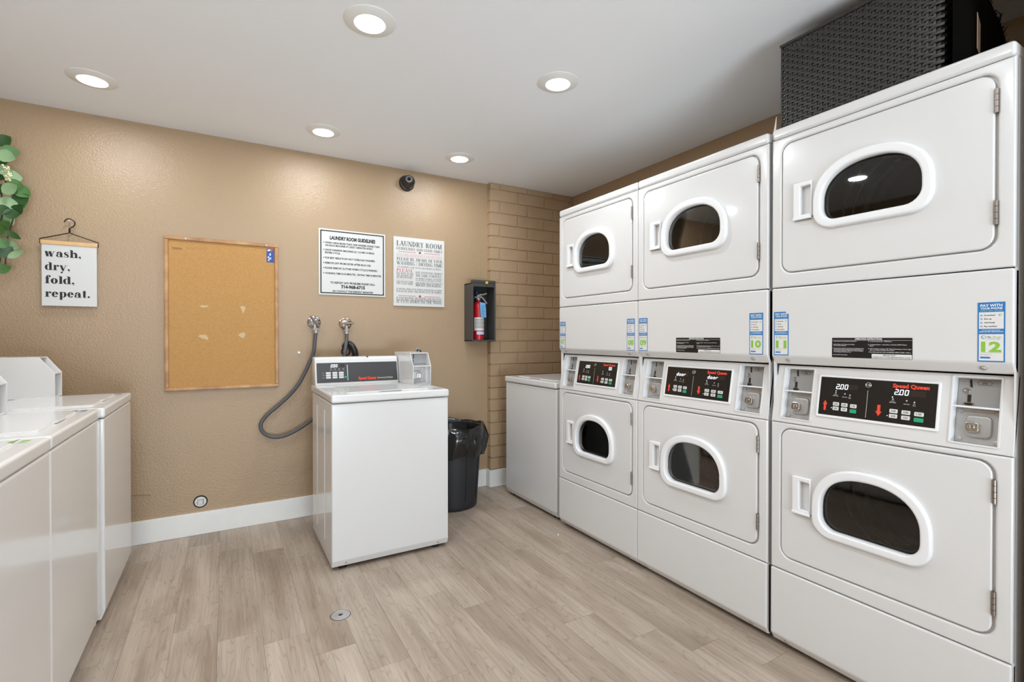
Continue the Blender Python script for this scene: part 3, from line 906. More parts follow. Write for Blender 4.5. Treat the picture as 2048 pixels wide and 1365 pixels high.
def arrow(cx, v0, v1, hw, up=True):
    s = v1 - v0
    p = [(cx - hw * .5, v0), (cx + hw * .5, v0), (cx + hw * .5, v0 + s * .58), (cx + hw, v0 + s * .58), (cx, v1), (cx - hw, v0 + s * .58), (cx - hw * .5, v0 + s * .58)]
    return p if up else [(x, v0 + v1 - y) for x, y in p]

def control_panel(root, T, dl, dr):
    pz = lambda z: (z - .858) / .985
    cl = (.036, .143, pz(.876), pz(.976), pz(1.060)); crr = (.541, .646, pz(.876), pz(.978), pz(1.062))
    p = MB(T).plate(rect(.0, DW, .0, .2165), .012, [rect(cl[0], cl[1], cl[2], cl[4]), rect(crr[0], crr[1], crr[2], crr[4])], .004, -.012)
    p.build('control_panel', 'enamel', root)
    coin_unit(root, cl[0], cl[1], cl[2], cl[3], cl[4], T, .034)
    coin_unit(root, crr[0], crr[1], crr[2], crr[3], crr[4], T, .034)
    u0, u1, v0, v1 = .171, .507, pz(.9055), pz(1.0355)
    ov = MB(T).plate(rrect(u0, u1, v0, v1, .003, 2), .0035, (), .0008, 0, 1).build('control_overlay', 'black', root)
    MB(T).plate(rrect(u0 - .007, u1 + .007, v0 - .009, v1 + .007, .005, 3), .0045, [rect(u0, u1, v0, v1)], .0018, 0, 2).build('overlay_frame', 'plastic', ov)
    W, H = u1 - u0, v1 - v0
    X = lambda a: u0 + W * a
    Y = lambda a: v0 + H * a
    w = .0038
    red = MB(T)
    red.flat(arrow(X(.063), Y(.12), Y(.39), .0075), w).flat(arrow(X(.555), Y(.125), Y(.40), .009, False), w)
    red.text('Speed Queen', X(.655), Y(.855), W * .285, H * .095, 'L', w, .042)
    red.build('red_print', 'red', ov, smooth=False)
    off = MB(T).flat(rect(X(.255), X(.36), Y(.70), Y(.84)), w).flat(rect(X(.79), X(.92), Y(.67), Y(.81)), w)
    off.build('display_window', 'led_off', ov, smooth=False)
    led = MB(T)
    ht = H * .115
    seven(led, dl[0], X(dl[1]), Y(.71), ht, w + .0002); seven(led, dr[0], X(dr[1]), Y(.69), ht, w + .0002)
    led.flat(circ(X(.158), Y(.65), .0016, 8), w).flat(circ(X(.66), Y(.62), .0018, 8), w)
    led.flat(circ(X(.128), Y(.20), .0014, 8), w).flat(circ(X(.630), Y(.165), .0014, 8), w)
    led.build('display_digits', 'led', ov, smooth=False)
    icons = MB(T)
    for cx, cy, a, b in ((.158, .58, 'HEAVY', 'PERM PRESS'), (.245, .57, '', 'DELICATE'), (.292, .55, 'NO', 'HEAT'), (.665, .55, 'HEAVY', 'PERM PRESS'), (.775, .54, '', 'DELICATE'), (.835, .52, 'NO', 'HEAT')):
        icons.flat(circ(X(cx), Y(cy + .02), .0022, 8), w, [circ(X(cx), Y(cy + .02), .001, 6)])
        if a: icons.text(a, X(cx), Y(cy - .035), None, .0026, 'C', w)
        icons.text(b, X(cx), Y(cy - .07), None, .0026, 'C', w)
    icons.flat(rect(X(.448), X(.4505), Y(.05), Y(.73)), w)
    icons.build('white_print', 'white_print', ov, smooth=False)
    lk = MB(T).plate(circ(X(.45), Y(.865), .0092, 18), .003, [circ(X(.45), Y(.865), .0062, 14)], .001, w - .0004, 1)
    lk.plate(circ(X(.45), Y(.865), .0045, 12), .0025, (), .001, w - .0004, 1)
    lk.build('panel_lock', 'chrome', ov)
    for bx, by, bw, lab in ((.14, .262, .058, '2.50'), (.22, .257, .058, '2.00'), (.302, .25, .06, '1.25'), (.14, .145, .058, '2.50'), (.22, .14, .058, 'COLD'), (.302, .12, .06, None),
                            (.645, .24, .066, '2.50'), (.742, .235, .068, '2.00'), (.84, .228, .072, '1.25'), (.645, .12, .066, '2.50'), (.742, .112, .068, 'COLD'), (.84, .095, .072, None)):
        k = MB(T).plate(rrect(X(bx), X(bx + bw), Y(by), Y(by + .095), .0022, 3), .0012, (), .0005, w - .0004, 1)
        k = k.build('start_key' if lab is None else 'key', 'green_key' if lab is None else 'key', ov)
        if lab:
            MBk = icons2
            MBk.text(lab, X(bx + bw / 2), Y(by + .03), W * bw * .55, H * .042, 'C', w + .001, .02, T=T)
    return ov

def make_dryer(label, loc, scale, nums, dl, dr, instr, torn=False):
    global icons2
    root = thing('stacked_dryer', label, 'dryer', loc, -PI / 2, 'stacked tumble dryers', scale)
    F = front()
    ca = MB()
    ca.box(.0, .004, .015, DD, .03, 1.922).box(DW - .004, DW, .015, DD, .03, 1.922).box(0, DW, DD - .006, DD, .03, 1.922)
    ca.box(.004, DW - .004, .015, DD - .006, .03, .04).box(.004, DW - .004, .03, DD - .006, 1.10, 1.11)
    ca.build('cabinet', 'enamel', root)
    inn = MB().box(.006, DW - .006, .66, .67, .05, 1.90).box(.006, .008, .03, .66, .05, 1.90).box(DW - .008, DW - .006, .03, .62, .05, 1.90)
    inn.box(.01, DW - .01, .05, .62, 1.90, 1.905).box(.01, DW - .01, .045, .62, .86, .865).box(.01, DW - .01, .02, .62, .335, .34).box(.01, DW - .01, .03, .62, 1.37, 1.375)
    inn.build('inner_liner', 'cavity', root)
    MB().box(0, DW, -.002, DD, 1.9235, 1.964, .011, 4).build('top_lid', 'enamel', root)
    def front_frame(z0, z1, d0, d1):
        q = MB(F).plate(rect(0, DW, z0, z1), .018, [rrect(.0372, .6425, d0 - .0038, d1 + .0034, .039)], .0065, -.018, 4)
        q.plate(rrect(.030, .650, d0 - .010, d1 + .010, .041), .003, [rrect(.046, .628, d0 + .008, d1 - .008, .030)], 0, -.017)
        q.build('front_frame', 'enamel', root)
    front_frame(1.3635, 1.9215, 1.4185, 1.8945)
    front_frame(.3025, .8555, .3555, .8345)
    up = door_set(root, 0, 1.4185, 1.8945, 1.553, 1.793, 'u')
    lo = door_set(root, 0, .3555, .8345, .480, .733, 'l')
    mp = MB().prism([(0, 1.3605), (0, 1.106), (.020, 1.0755), (.036, 1.0755), (.036, 1.3605)], 0, DW, .006, 3)
    mp.build('middle_panel', 'enamel', root)
    kp = MB().prism([(-.002, .2995), (-.002, .050), (.016, .0205), (.03, .0205), (.03, .2995)], 0, DW, .006, 3)
    kp.build('kick_panel', 'enamel', root)
    for u in (.060, .613):
        for zc, yc, tilt in ((1.0905, .0095, .58), (.036, .0055, .54)):
            sc = MB().lathe([(.008, -.001), (.008, .0006), (.0055, .0016), (.0045, .0034), (.00001, .0036)], 12, Matrix.Translation((u, yc, zc)) @ Matrix.Rotation(PI / 2 + tilt, 4, 'X'))
            sc.build('screw', 'steel', root)
    # tilted control panel
    ang = math.atan2(.038, .212)
    T = Matrix.Translation((0, -.001, .858)) @ Matrix.Rotation(-ang, 4, 'X') @ FRONT
    icons2 = MB(T)
    ov = control_panel(root, T, dl, dr)
    icons2.build('key_lettering', 'ink', ov, smooth=False)
    sticker(root, .010, .0665, nums[0], F, torn=torn)
    sticker(root, .6035, .6600, nums[1], F)
    if instr: instruction_label(root, instr[0], instr[1], F)
    for u in (.06, DW - .06):
        for y in (.08, DD - .08):
            MB().lathe([(.020, 0), (.020, .008), (.010, .012), (.010, .034), (.00001, .034)], 14, Matrix.Translation((u, y, 0))).build('leg', 'rubber', root)
    return root

make_dryer('white stacked dryer farthest from the viewer, with stickers 07 and 08, beside a washer', (RX, 2.5048, 0), (.674 / DW, 1, 1), ('07', '08'), ('2.00', .20), ('00', .80), None)
make_dryer('middle white stacked dryer with stickers 09 and 10 and both displays reading door', (RX, 1.8285, 0), (.691 / DW, 1, 1), ('09', '10'), ('door', .17), ('door', .67), (.242, .472))
make_dryer('nearest white stacked dryer with stickers 11 and 12 and the black woven basket on top', (RX, 1.1218, 0), (.669 / DW, 1, 1), ('11', '12'), ('2.00', .157), ('2.00', .675), (.220, .452), True)

# ------------------------------------------------------------------ top-load washers
WW, WD = 0.624, 0.64
def make_washer(name_label, loc, rotz, gloss='enamel', lip=.010, full=True, width=WW, sticker_style=None):
    root = thing('top_load_washer', name_label, 'washer', loc, rotz, 'top-load washers', (width / WW, 1, 1))
    cb = MB().box(0, WW, .0, WD - .02, .050, .842, .008, 3).box(.0015, WW - .0015, .026, WD - .024, .022, .070)
    cb.build('cabinet', gloss, root)
    # front skirt chamfer with screws
    sk = MB().prism([(.0005, .060), (.0005, .052), (.013, .020), (.03, .020), (.03, .060)], .0008, WW - .0008, .003, 2)
    sk.build('front_skirt', gloss, root)
    for u in (.07, WW - .06):
        sc = MB().lathe([(.006, -.001), (.006, .0006), (.004, .003), (.00001, .0032)], 10, Matrix.Translation((u, .0070, .036)) @ Matrix.Rotation(PI / 2 + .4, 4, 'X'))
        sc.build('screw', 'steel', root)
    for x in (-.0008, WW + .0008):
        for y0 in (.20, .44):
            MB().box(x - .0022, x + .0022, y0, y0 + .012, .10, .79, .002, 2).build('side_rib', gloss, root)
    tp = MB().box(-.002, WW + .002, -lip, WD + .02, .8455, .887, .010, 4)
    tp.build('top', gloss, root)
    ld = MB().plate(rrect(.085, WW - .085, .050, .400, .02, 4), .006, (), .004, 0, 3, T=Matrix.Translation((0, 0, .8865)))
    ld.plate(rrect(WW / 2 - .06, WW / 2 + .06, .043, .062, .008, 4), .004, (), .002, .004, 2, T=Matrix.Translation((0, 0, .8865)))
    ld.build('lid', gloss, root)
    for u in (.06, WW - .06):
        for y in (.05, WD - .08):
            MB().lathe([(.022, 0), (.022, .008), (.012, .012), (.012, .032), (.00001, .032)], 14, Matrix.Translation((u, y, 0))).build('leg', 'rubber', root)
    # console along the back
    y0 = .535
    c = MB().prism([(y0, .886), (y0 + .035, 1.048), (y0 + .052, 1.056), (y0 + .12, 1.056), (y0 + .12, .886)], .004, WW - .116, .006, 3)
    c.build('console', gloss, root)
    ang = math.atan2(.035, .162)
    T = Matrix.Translation((0, y0 - .0012, .886)) @ Matrix.Rotation(-ang, 4, 'X') @ FRONT
    u0, u1, v0, v1 = .014, WW - .124, .018, .138
    ov = MB(T).plate(rect(u0, u1, v0, v1), .002, (), .0005, 0, 1).build('console_overlay', 'charcoal', root)
    if full:
        X = lambda a: u0 + (u1 - u0) * a
        Y = lambda a: v0 + (v1 - v0) * a
        w = .0023
        led = MB(T); seven(led, '2.00', X(.165), Y(.78), (v1 - v0) * .13, w)
        led.build('display_digits', 'led', ov, smooth=False)
        MB(T).flat(rect(X(.27), X(.33), Y(.76), Y(.93)), w).build('display_window', 'led_off', ov, smooth=False)
        red = MB(T).text('Speed Queen', X(.495), Y(.10), (u1 - u0) * .225, (v1 - v0) * .14, 'L', w, .055)
        red.build('red_print', 'red', ov, smooth=False)
        wt = MB(T).text('Commercial Washer', X(.735), Y(.12), (u1 - u0) * .205, (v1 - v0) * .085, 'L', w)
        wt.flat(rect(X(.362), X(.368), Y(.08), Y(.88)), w)
        for i in range(4): wt.text(('COLD', 'WASH', 'RINSE', 'SPIN')[i], X(.165 + .05 * i), Y(.62), None, .003, 'C', w); wt.flat(circ(X(.165 + .05 * i), Y(.70), .0022, 8), w, [circ(X(.165 + .05 * i), Y(.70), .0011, 8)])
        for i in range(3): wt.text(('HOT', 'WARM', 'COLD')[i], X(.065), Y(.47 - .115 * i), None, .003, 'L', w)
        wt.build('white_print', 'white_print', ov, smooth=False)
        for r in range(3):
            for k in range(3):
                MB(T).plate(rrect(X(.105 + .077 * k), X(.163 + .077 * k), Y(.435 - .115 * r), Y(.53 - .115 * r), .003, 3), .0012, (), .0005, w - .0004, 1).build('key', 'key', ov)
        MB(T).plate(rrect(X(.325), X(.345 + .03), Y(.21), Y(.30), .003, 3), .0012, (), .0005, w - .0004, 1).build('start_key', 'green_key', ov)
        MB().lathe([(.0001, 0), (.0065, 0), (.0065, .002), (.0001, .002)], 12, Matrix.Translation((.318, y0 + .0445, 1.0535)) @ Matrix.Rotation(.5, 4, 'X') @ Matrix.Translation((0, 0, -.0005))).build('console_plug', 'slot', root)
    # coin box at the right end of the top
    bx0, bx1 = WW - .112, WW + .002
    f0 = .27                                    # front of the coin box behind the washer front
    bprof = [(f0, .888), (f0, 1.005), (f0 + .055, 1.082), (f0 + .37, 1.082), (f0 + .37, .888)]
    th = .004
    bb = MB()
    bb.prism(bprof, bx0, bx0 + th, .0012, 1).prism(bprof, bx1 - th, bx1, .0012, 1)
    i0, i1 = bx0 + th * .6, bx1 - th * .6
    bb.box(i0, i1, f0 + .055, f0 + .369, 1.077, 1.0815).box(i0, i1, f0 + .365, f0 + .369, .889, 1.08).box(i0, i1, f0 + .0008, f0 + .369, .8885, .893)
    bb.box(i0, i1, f0 + .002, f0 + .10, 1.000, 1.0045)
    bb.box(i0, i1, f0 + .05, f0 + .054, .893, 1.000).box(i0, i1, f0 + .088, f0 + .092, 1.0045, 1.078)
    cbx = bb.build('coin_box', gloss, root)
    TB = front(0, f0 + .05, 0); TU = front(0, f0 + .088, 0)
    MB(TU).plate(rect(bx0 + .006, bx1 - .006, 1.008, 1.076), .003, (), .0005, 0, 1).build('coin_slide_plate', 'greyplate', cbx)
    s_ = MB(TU); cx = bx0 + .030
    MB(TU).flat(rect(cx, cx + .005, 1.046, 1.073), .0034).build('coin_slot', 'slot', cbx, smooth=False)
    s_.flat(rect(cx - .006, cx + .001, 1.011, 1.036), .0034)
    s_.build('coin_slot', 'slot', cbx, smooth=False)
    t_ = MB(TU).plate(circ(cx - .006, 1.042, .006, 12), .003, [circ(cx - .006, 1.042, .003, 10)], .001, .003, 1)
    t_.plate(rect(cx - .009, cx - .0065, 1.010, 1.037), .002, (), 0, .003).build('slot_trim', 'chrome', cbx)
    lp = MB(TB).plate(rect(bx0 + .006, bx1 - .02, .900, .996), .003, (), .0005, 0, 1)
    lp.plate(rrect(bx0 + .012, bx0 + .066, .920, .972, .012, 4), .012, (), .004, .003, 3)
    lp.build('lock_plate', 'steel', cbx)
    lk = MB(TB).plate(rrect(bx0 + .030, bx0 + .062, .926, .962, .010, 4), .022, (), .004, .003, 3)
    lk.plate(circ(bx0 + .046, .944, .009, 14), .003, [rect(bx0 + .045, bx0 + .047, .939, .949)], .001, .025, 1)
    lk.build('coin_lock', 'chrome', cbx)
    for z in (.912, .984): MB(TB).plate(circ(bx0 + .080, z, .0055, 10), .004, (), .002, .003, 2).build('plate_bolt', 'chrome', cbx)
    # printed strip on the right front corner of the top
    Tt = Matrix.Translation((0, 0, .8873))
    if sticker_style:
        pr = MB(Tt)
        for i in range(9):
            if i % 3 != 2: pr.flat(rect(WW - .118 + .011 * i, WW - .110 + .011 * i, .10 if i < 4 else .03, .125 if i < 4 else .05), 0)
        pr.flat(rect(WW - .118, WW - .085, .130, .150), 0).flat(rect(WW - .06, WW - .03, .06, .075), 0)
        pr.build('top_print', 'blue' if sticker_style == 'b' else 'lime', root, smooth=False)
        p2 = MB(Tt)
        for i in range(6): p2.text('RINSE', WW - .11 + .018 * i, .06, .014, .006, 'L', .0001)
        p2.build('small_print', 'greyink', root, smooth=False)
    return root

make_washer('white top-load washer standing alone in the middle of the back wall with a charcoal console', (.4535, 2.556, 0), 0, 'enamel', sticker_style='b')
make_washer('white top-load washer tucked between the brick wall and the row of stacked dryers', (RX + .018, 3.214, 0), -PI / 2, 'enamel', width=.655, sticker_style=None)
make_washer('glossy white washer in the left row closest to the back wall', (-.430, 2.571, 0), PI / 2, 'enamel_gloss', .003, width=.650, sticker_style='b')
make_washer('glossy white washer in the middle of the left row', (-.443, 1.9165, 0), PI / 2, 'enamel_gloss', .003, width=.646, sticker_style='b')
make_washer('glossy white washer in the left row nearest the viewer', (-.4425, 1.260, 0), PI / 2, 'enamel_gloss', .003, width=.648, sticker_style='g')

# wire loop with a small padlock behind the coin box of the middle washer
wl = thing('wire_loop', 'black cable loop with a small chrome clasp behind the coin box of the lone washer', 'cable', (1.095, 3.12, 1.05))
MB().tube([(-.01, .07, -.10), (-.012, .04, -.02), (-.008, .0, .035), (.012, -.02, .04), (.022, -.01, .0), (.024, .03, -.10)], .0045, 8, smooth=6).build('cable', 'rubber', wl)
MB().tube([(-.014, -.01, .03), (-.01, -.015, .052), (.004, -.02, .05), (.006, -.018, .032)], .004, 8, smooth=5).build('clasp', 'chrome', wl)

# ------------------------------------------------------------------ taps and hoses
def tap(label, x, z, m, ang):
    t = thing('water_tap', label, 'tap', (x, YB, z), 0, 'washer supply taps')
    F = FRONT
    e = MB(F).lathe([(.042, 0), (.042, .004), (.034, .012), (.016, .018), (.00001, .018)], 24)
    for k in range(10):
        a = 2 * PI * k / 10
        e.sphere((.031 * math.cos(a), .031 * math.sin(a), .012), .006, 8)
    e.build('escutcheon', m, t)
    b = MB(F).lathe([(.013, .01), (.013, .05), (.010, .056), (.00001, .056)], 14)
    b.tube([(0, 0, .036), (0, -.025, .046), (0, -.050, .048)], .011, 10)
    b.lathe([(.017, 0), (.017, .016), (.013, .018), (.00001, .018)], 8, T=F @ Matrix.Translation((0, -.038, .047)) @ Matrix.Rotation(PI / 2, 4, 'X'))
    b.build('valve_body', 'steel', t)
    h = MB(F)
    c, s = math.cos(ang), math.sin(ang)
    h.tube([(-.045 * c, -.045 * s, .064), (0, 0, .062), (.045 * c, .045 * s, .064)], .0065, 8, radii=[.006, .009, .006])
    h.lathe([(.008, .05), (.008, .066), (.00001, .067)], 10)
    h.build('tap_handle', 'hinge', t)
    return t
tap('left chrome water tap on the back wall feeding the long looping hose', .506, 1.276, 'chrome', -.9)
tap('right pinkish brass water tap on the back wall above the charcoal console', .706, 1.270, 'brass', .05)

def hose(label, pts, r=.0115):
    h = thing('supply_hose', label, 'hose', pts[0], 0, 'washer supply hoses')
    o = Vector(pts[0])
    P = [tuple(Vector(p) - o) for p in pts]
    MB().tube(P, r, 10, smooth=8).build('hose_tube', 'hose', h)
    d = (Vector(P[1]) - Vector(P[0])).normalized()
    MB().tube([tuple(-d * .012), tuple(d * .014)], r * 1.12, 10).lathe([(r * 1.5, .006), (r * 1.5, .018), (r, .02)], 8).build('hose_coupling', 'steel', h)
    return h
yh = YB - .050
hose('long dark grey hose looping down the back wall beside the cork board', [(.511, yh, 1.218), (.504, yh, 1.150), (.497, yh, 1.08), (.470, yh, 1.01), (.444, yh, .950), (.405, yh, .875), (.350, yh + .005, .805), (.285, yh + .01, .742), (.225, yh + .012, .690), (.190, yh + .012, .640), (.194, yh + .01, .592), (.232, yh + .008, .556), (.285, yh, .545), (.345, yh - .004, .558), (.42, yh - .01, .597), (.479, yh - .02, .637), (.56, yh - .05, .69), (.62, yh - .10, .70)])
hose('short dark grey hose dropping from the brass tap behind the console', [(.706, yh, 1.212), (.703, yh - .010, 1.165), (.692, yh - .034, 1.115), (.682, yh - .046, 1.06), (.686, yh - .050, 1.0), (.705, yh - .055, .93), (.72, yh - .075, .86)])
dh = thing('drain_hose', 'thick black drain hose hooked over behind the washer console', 'hose', (.722, YB - .058, 1.05))
MB().tube([(-.02, .055, .062), (-.012, .03, .078), (.004, .0, .078), (.026, -.014, .045), (.036, -.016, -.01), (.034, -.014, -.10), (.03, -.02, -.2)], .021, 12, smooth=6).build('hose_tube', 'hoseblk', dh)
MB(front(-.012, .058, .03)).plate(circ(0, 0, .032, 20), .004, [circ(0, 0, .022, 16)], .001, 0, 1).build('wall_sleeve', 'rubber', dh)

# ------------------------------------------------------------------ trash can with liner
tc = thing('trash_can', 'black round trash can with a bin liner, behind the lone washer', 'trash can', (1.372, 3.205, 0))
b_ = MB().lathe([(.172, .0), (.180, .008), (.182, .03), (.214, .52), (.222, .53), (.222, .552), (.215, .555), (.207, .548), (.176, .03), (.00001, .02)], 48)
b_.build('bin_body', 'bin', tc)
for k in range(10):
    a = 2 * PI * k / 10 + .15
    rb = MB().box(-.004, .004, -.004, .002, .0, .36, .002, 2, T=Matrix.Rotation(a, 4, 'Z') @ Matrix.Translation((0, -.1855, .06)) @ Matrix.Rotation(.062, 4, 'X'))
    rb.build('bin_rib', 'bin', tc)
lv, lf = [], []
rows, seg = 9, 64
random.seed(3)
def fold(a, k): return .006 * math.sin(9 * a + k) + .005 * math.sin(17 * a + 1.7 * k) + .004 * math.sin(5 * a - 2 * k)
prof = [(.150, .30, .3), (.196, .44, .6), (.206, .530, .8), (.216, .566, .5), (.230, .566, .5), (.240, .530, 1.0), (.246, .48, 1.6), (.240, .42, 1.7), (.226, .365, .8)]
for k, (r, z, amp) in enumerate(prof):
    for i in range(seg):
        a = 2 * PI * i / seg
        rr = r + amp * fold(a, k * .8)
        zz = z + amp * (.012 * math.sin(3 * a + .8 * k) + .008 * math.sin(8 * a + k)) * (1 if k > 2 else .3)
        if k >= 2 and math.sin(a) > .55: rr = min(rr, .238)
        lv.append((rr * math.cos(a), rr * math.sin(a), zz))
for k in range(rows - 1):
    for i in range(seg):
        j = (i + 1) % seg
        lf.append((k * seg + i, k * seg + j, (k + 1) * seg + j, (k + 1) * seg + i))
lf.append(tuple(range(seg)))
MB().add(lv, lf).build('bin_liner', 'liner', tc, label='glossy black plastic liner folded over the rim', wn=False, angle=1.2)

# ------------------------------------------------------------------ back wall: cork board, signs, box, camera, outlet
F0 = front(0, YB, 0)
cb = thing('cork_board', 'oak-framed empty cork board on the tan back wall', 'cork board', (0, YB, .86))
FC = front(0, 0, -.86)
cx0, cx1, cz0, cz1 = -.305, .292, .862, 1.766
fw = .020
for nm, r in (('frame_rail', [(cx0, cz1 - fw), (cx1, cz1 - fw), (cx1, cz1), (cx0, cz1)]), ('frame_rail', [(cx0, cz0), (cx1, cz0), (cx1, cz0 + fw), (cx0, cz0 + fw)]),
              ('frame_stile', [(cx0, cz0 + fw), (cx0 + fw, cz0 + fw), (cx0 + fw, cz1 - fw), (cx0, cz1 - fw)]), ('frame_stile', [(cx1 - fw, cz0 + fw), (cx1, cz0 + fw), (cx1, cz1 - fw), (cx1 - fw, cz1 - fw)])):
    MB(FC).plate(r, .020, (), .004, 0, 2).build(nm, 'oak', cb)
ck = MB(FC).plate(rect(cx0 + fw - .002, cx1 - fw + .002, cz0 + fw - .002, cz1 - fw + .002), .010, (), 0, 0).build('cork_sheet', 'cork', cb)
for pts in ([(-.135, 1.362), (-.12, 1.368), (-.10, 1.365), (-.088, 1.368), (-.092, 1.358), (-.115, 1.353)],
            [(.078, 1.366), (.09, 1.370), (.108, 1.364), (.104, 1.345), (.096, 1.322), (.088, 1.338)],
            [(-.142, 1.182), (-.125, 1.192), (-.10, 1.190), (-.088, 1.170), (-.092, 1.160), (-.118, 1.168)],
            [(.066, 1.190), (.082, 1.204), (.104, 1.206), (.106, 1.188), (.096, 1.170), (.082, 1.176)]):
    MB(FC).plate(pts, .0012, (), 0, .0098).build('torn_patch', 'patch', ck, smooth=False)
sq = MB(FC)
for k in range(5):
    sq.tube([(-.262 + .010 * k + .004 * math.cos(q), 1.695 + .005 * math.sin(q), .0104) for q in [i * .8 for i in range(8)]], .0009, 4)
for k in range(7): sq.tube([(-.20 + .016 * k, 1.690 + .006 * (k % 2), .0103), (-.19 + .016 * k, 1.71, .0103), (-.185 + .016 * k, 1.70, .0103)], .0004, 4)
sq.build('pencil_scribble', 'pencil', ck, smooth=False)
sw = MB(FC)
for x in (-.20, .225): sw.plate(circ(x, cz1 - .011, .006, 12), .003, (), .0015, .0195, 2)
sw.build('frame_screw', 'steel', cb)

cd = thing('printed_card', 'small blue printed card in the top right corner of the cork board', 'card', (.247, YB - .0122, 1.651))
FK = front(0, 0, 0)
MB(FK).plate(rect(-.021, .0215, 0, .086), .0008, (), 0, -.0018).build('card_sheet', 'navy', cd, smooth=False)
pk = MB(FK)
random.seed(11)
for k in range(9):
    x = random.uniform(-.017, .008); y = random.uniform(.006, .07)
    pk.flat([(x, y), (x + random.uniform(.004, .011), y + .003), (x + random.uniform(.002, .009), y + random.uniform(.008, .018)), (x - .001, y + .008)], -.0008 + k * .00002)
pk.build('card_print', 'lightblue', cd, smooth=False)
MB(FK).flat(rect(.002, .012, .070, .082), -.0006).build('card_accent', 'red', cd, smooth=False)

# left sign on the wall: black-bordered rules
s1 = thing('rules_sign', 'white black-bordered Laundry Room Guidelines sign on the back wall', 'sign', (.536, YB, 1.461))
sw_, sh_ = .445, .443
MB(FRONT).plate(rrect(0, sw_, 0, sh_, .004, 3), .006, (), .001, 0, 1).build('sign_board', 'signwhite', s1)
bd = MB(FRONT)
o_ = rrect(.010, sw_ - .010, .010, sh_ - .010, .004, 3); i_ = rrect(.0175, sw_ - .0175, .0175, sh_ - .0175, .004, 3)
bd.flat(o_, .0063, [i_])
bd.build('sign_border', 'ink', s1, smooth=False)
tx = MB(FRONT)
L1 = lambda t, x, y, w_, h_, al='L', b=.035: tx.text(t, x, sh_ - y, w_, h_, al, .0064, b)
L1('LAUNDRY ROOM GUIDELINES', sw_ * .5, .069, .304, .0235, 'C', .055)
rows_ = [('WHEN USING MORE THAN ONE WASHER, PLEASE TURN', .0985, .365, 1), ('ON EACH MACHINE AT LEAST 3 MINUTES APART.', .1165, .318, 0), ('LEAVE WASHING MACHINE LID CLOSED DURING', .1465, .327, 1), ('ENTIRE CYCLE.', .1655, .098, 0),
         ('FOR BEST RESULTS DO NOT OVERLOAD WASHERS.', .200, .333, 1), ('REMOVE LINT FROM DRYER AFTER EACH USE.', .234, .304, 1), ('PLEASE REMOVE CLOTHES WHEN CYCLE IS FINISHED.', .2675, .350, 1), ('WASHING TIME 23-32 MINUTES.  DRYING TIME 45 MINUTES.', .303, .377, 1)]
for t, y, w_, bl in rows_:
    L1(t, .040, y, w_, .0125)
    if bl: tx.flat(circ(.032, sh_ - y + .0062, .0035, 10), .0064)
L1('TO REPORT ANY PROBLEMS PLEASE CALL:', sw_ * .5, .3655, .299, .0140, 'C')
L1('714-968-6715', sw_ * .5, .3945, .160, .0215, 'C', .055)
tx.build('lettering', 'ink', s1, smooth=False)
t2 = MB(FRONT); t2.text('OR CONTACT THE RESIDENT MANAGER', sw_ * .5, sh_ - .4215, .273, .0125, 'C', .0064, .035); t2.build('lettering', 'ink', s1, smooth=False)
sc = MB(FRONT)
for x in (.024, sw_ - .024): sc.plate(circ(x, sh_ - .026, .0032, 10), .002, (), .001, .0058, 1)
sc.build('sign_screw', 'steel', s1)

# right sign: serif lettering in grey and rose
s2 = thing('good_times_sign', 'white unframed Laundry Room sign with grey and rose serif lettering, right of the bordered sign', 'sign', (1.039, YB, 1.403))
W2, H2 = .389, .498
MB(FRONT).plate(rect(0, W2, 0, H2), .010, (), .0008, 0, 1).build('sign_board', 'signwhite', s2)
def serif_lines(m, name, rows):
    q = MB(FRONT)
    for t, u0, u1, y, h in rows:
        put_letters(q, SERIF, t, u0 * W2, H2 * (1 - y), h, (u1 - u0) * W2, 'L', .0103)
    q.build(name, m, s2, smooth=False)
serif_lines('greyink', 'lettering', [('LAUNDRY ROOM', .055, .945, .130, .036), ('PLEASE BE AWARE OF YOUR', .06, .955, .342, .0225), ('WASHING / DRYING TIME', .06, .955, .403, .0245), ('THE SAME SCHEDULE,', .42, .945, .563, .0185), ('MIGHT DISAGREE.', .42, .945, .704, .0205), ('IT CUTS DOWN ON THE NOISE', .055, .945, .958, .0205)])
serif_lines('greyink', 'small_lettering', [('GUIDELINES AND GOOD TIMES', .055, .955, .187, .0185), ('SO OTHERS CAN CYCLE MACHINES AS WELL.', .075, .94, .447, .011), ('DO NOT SLAM', .055, .37, .541, .013), ('THE WASHER LIDS', .055, .37, .570, .012), ('OR DRYER DOORS.', .055, .37, .598, .012),
              ('TAKE PLENTY OF TIME', .055, .37, .660, .012), ('JUST CLOSE THEM.', .055, .37, .688, .012), ('NOT EVERYONE SHARES', .42, .955, .517, .015), ('SO WHILE DOING LAUNDRY', .42, .955, .603, .012), ('AT ANY HOUR AS LISTENERS GO TO BED,', .42, .945, .628, .009), ('THE PEOPLE WE JUST WOKE UP', .42, .955, .662, .010),
              ("IF YOU'RE GOING TO BE DOING YOUR WASH AT NIGHT", .055, .945, .765, .012), ('PLEASE BE QUIET AND RESPECTFUL OF OTHERS.', .055, .945, .800, .014), ('IF YOUR MACHINES ARE RUNNING AND YOU LEAVE,', .055, .945, .893, .012), ('PLEASE SHUT THE WINDOW DOOR BEHIND YOU,', .055, .945, .922, .013)])
serif_lines('pink', 'rose_lettering', [('PLEASE', .055, .37, .508, .0245)])
serif_lines('palepink', 'pale_lettering', [('HAVE SOME CONSIDERATION FOR THE PEOPLE', .06, .945, .262, .012), ('IN THE BUILDING WAITING TO USE THE ROOM.', .06, .945, .287, .012), ('ALL DAY LONG,', .055, .37, .625, .008)])
rl = MB(FRONT)
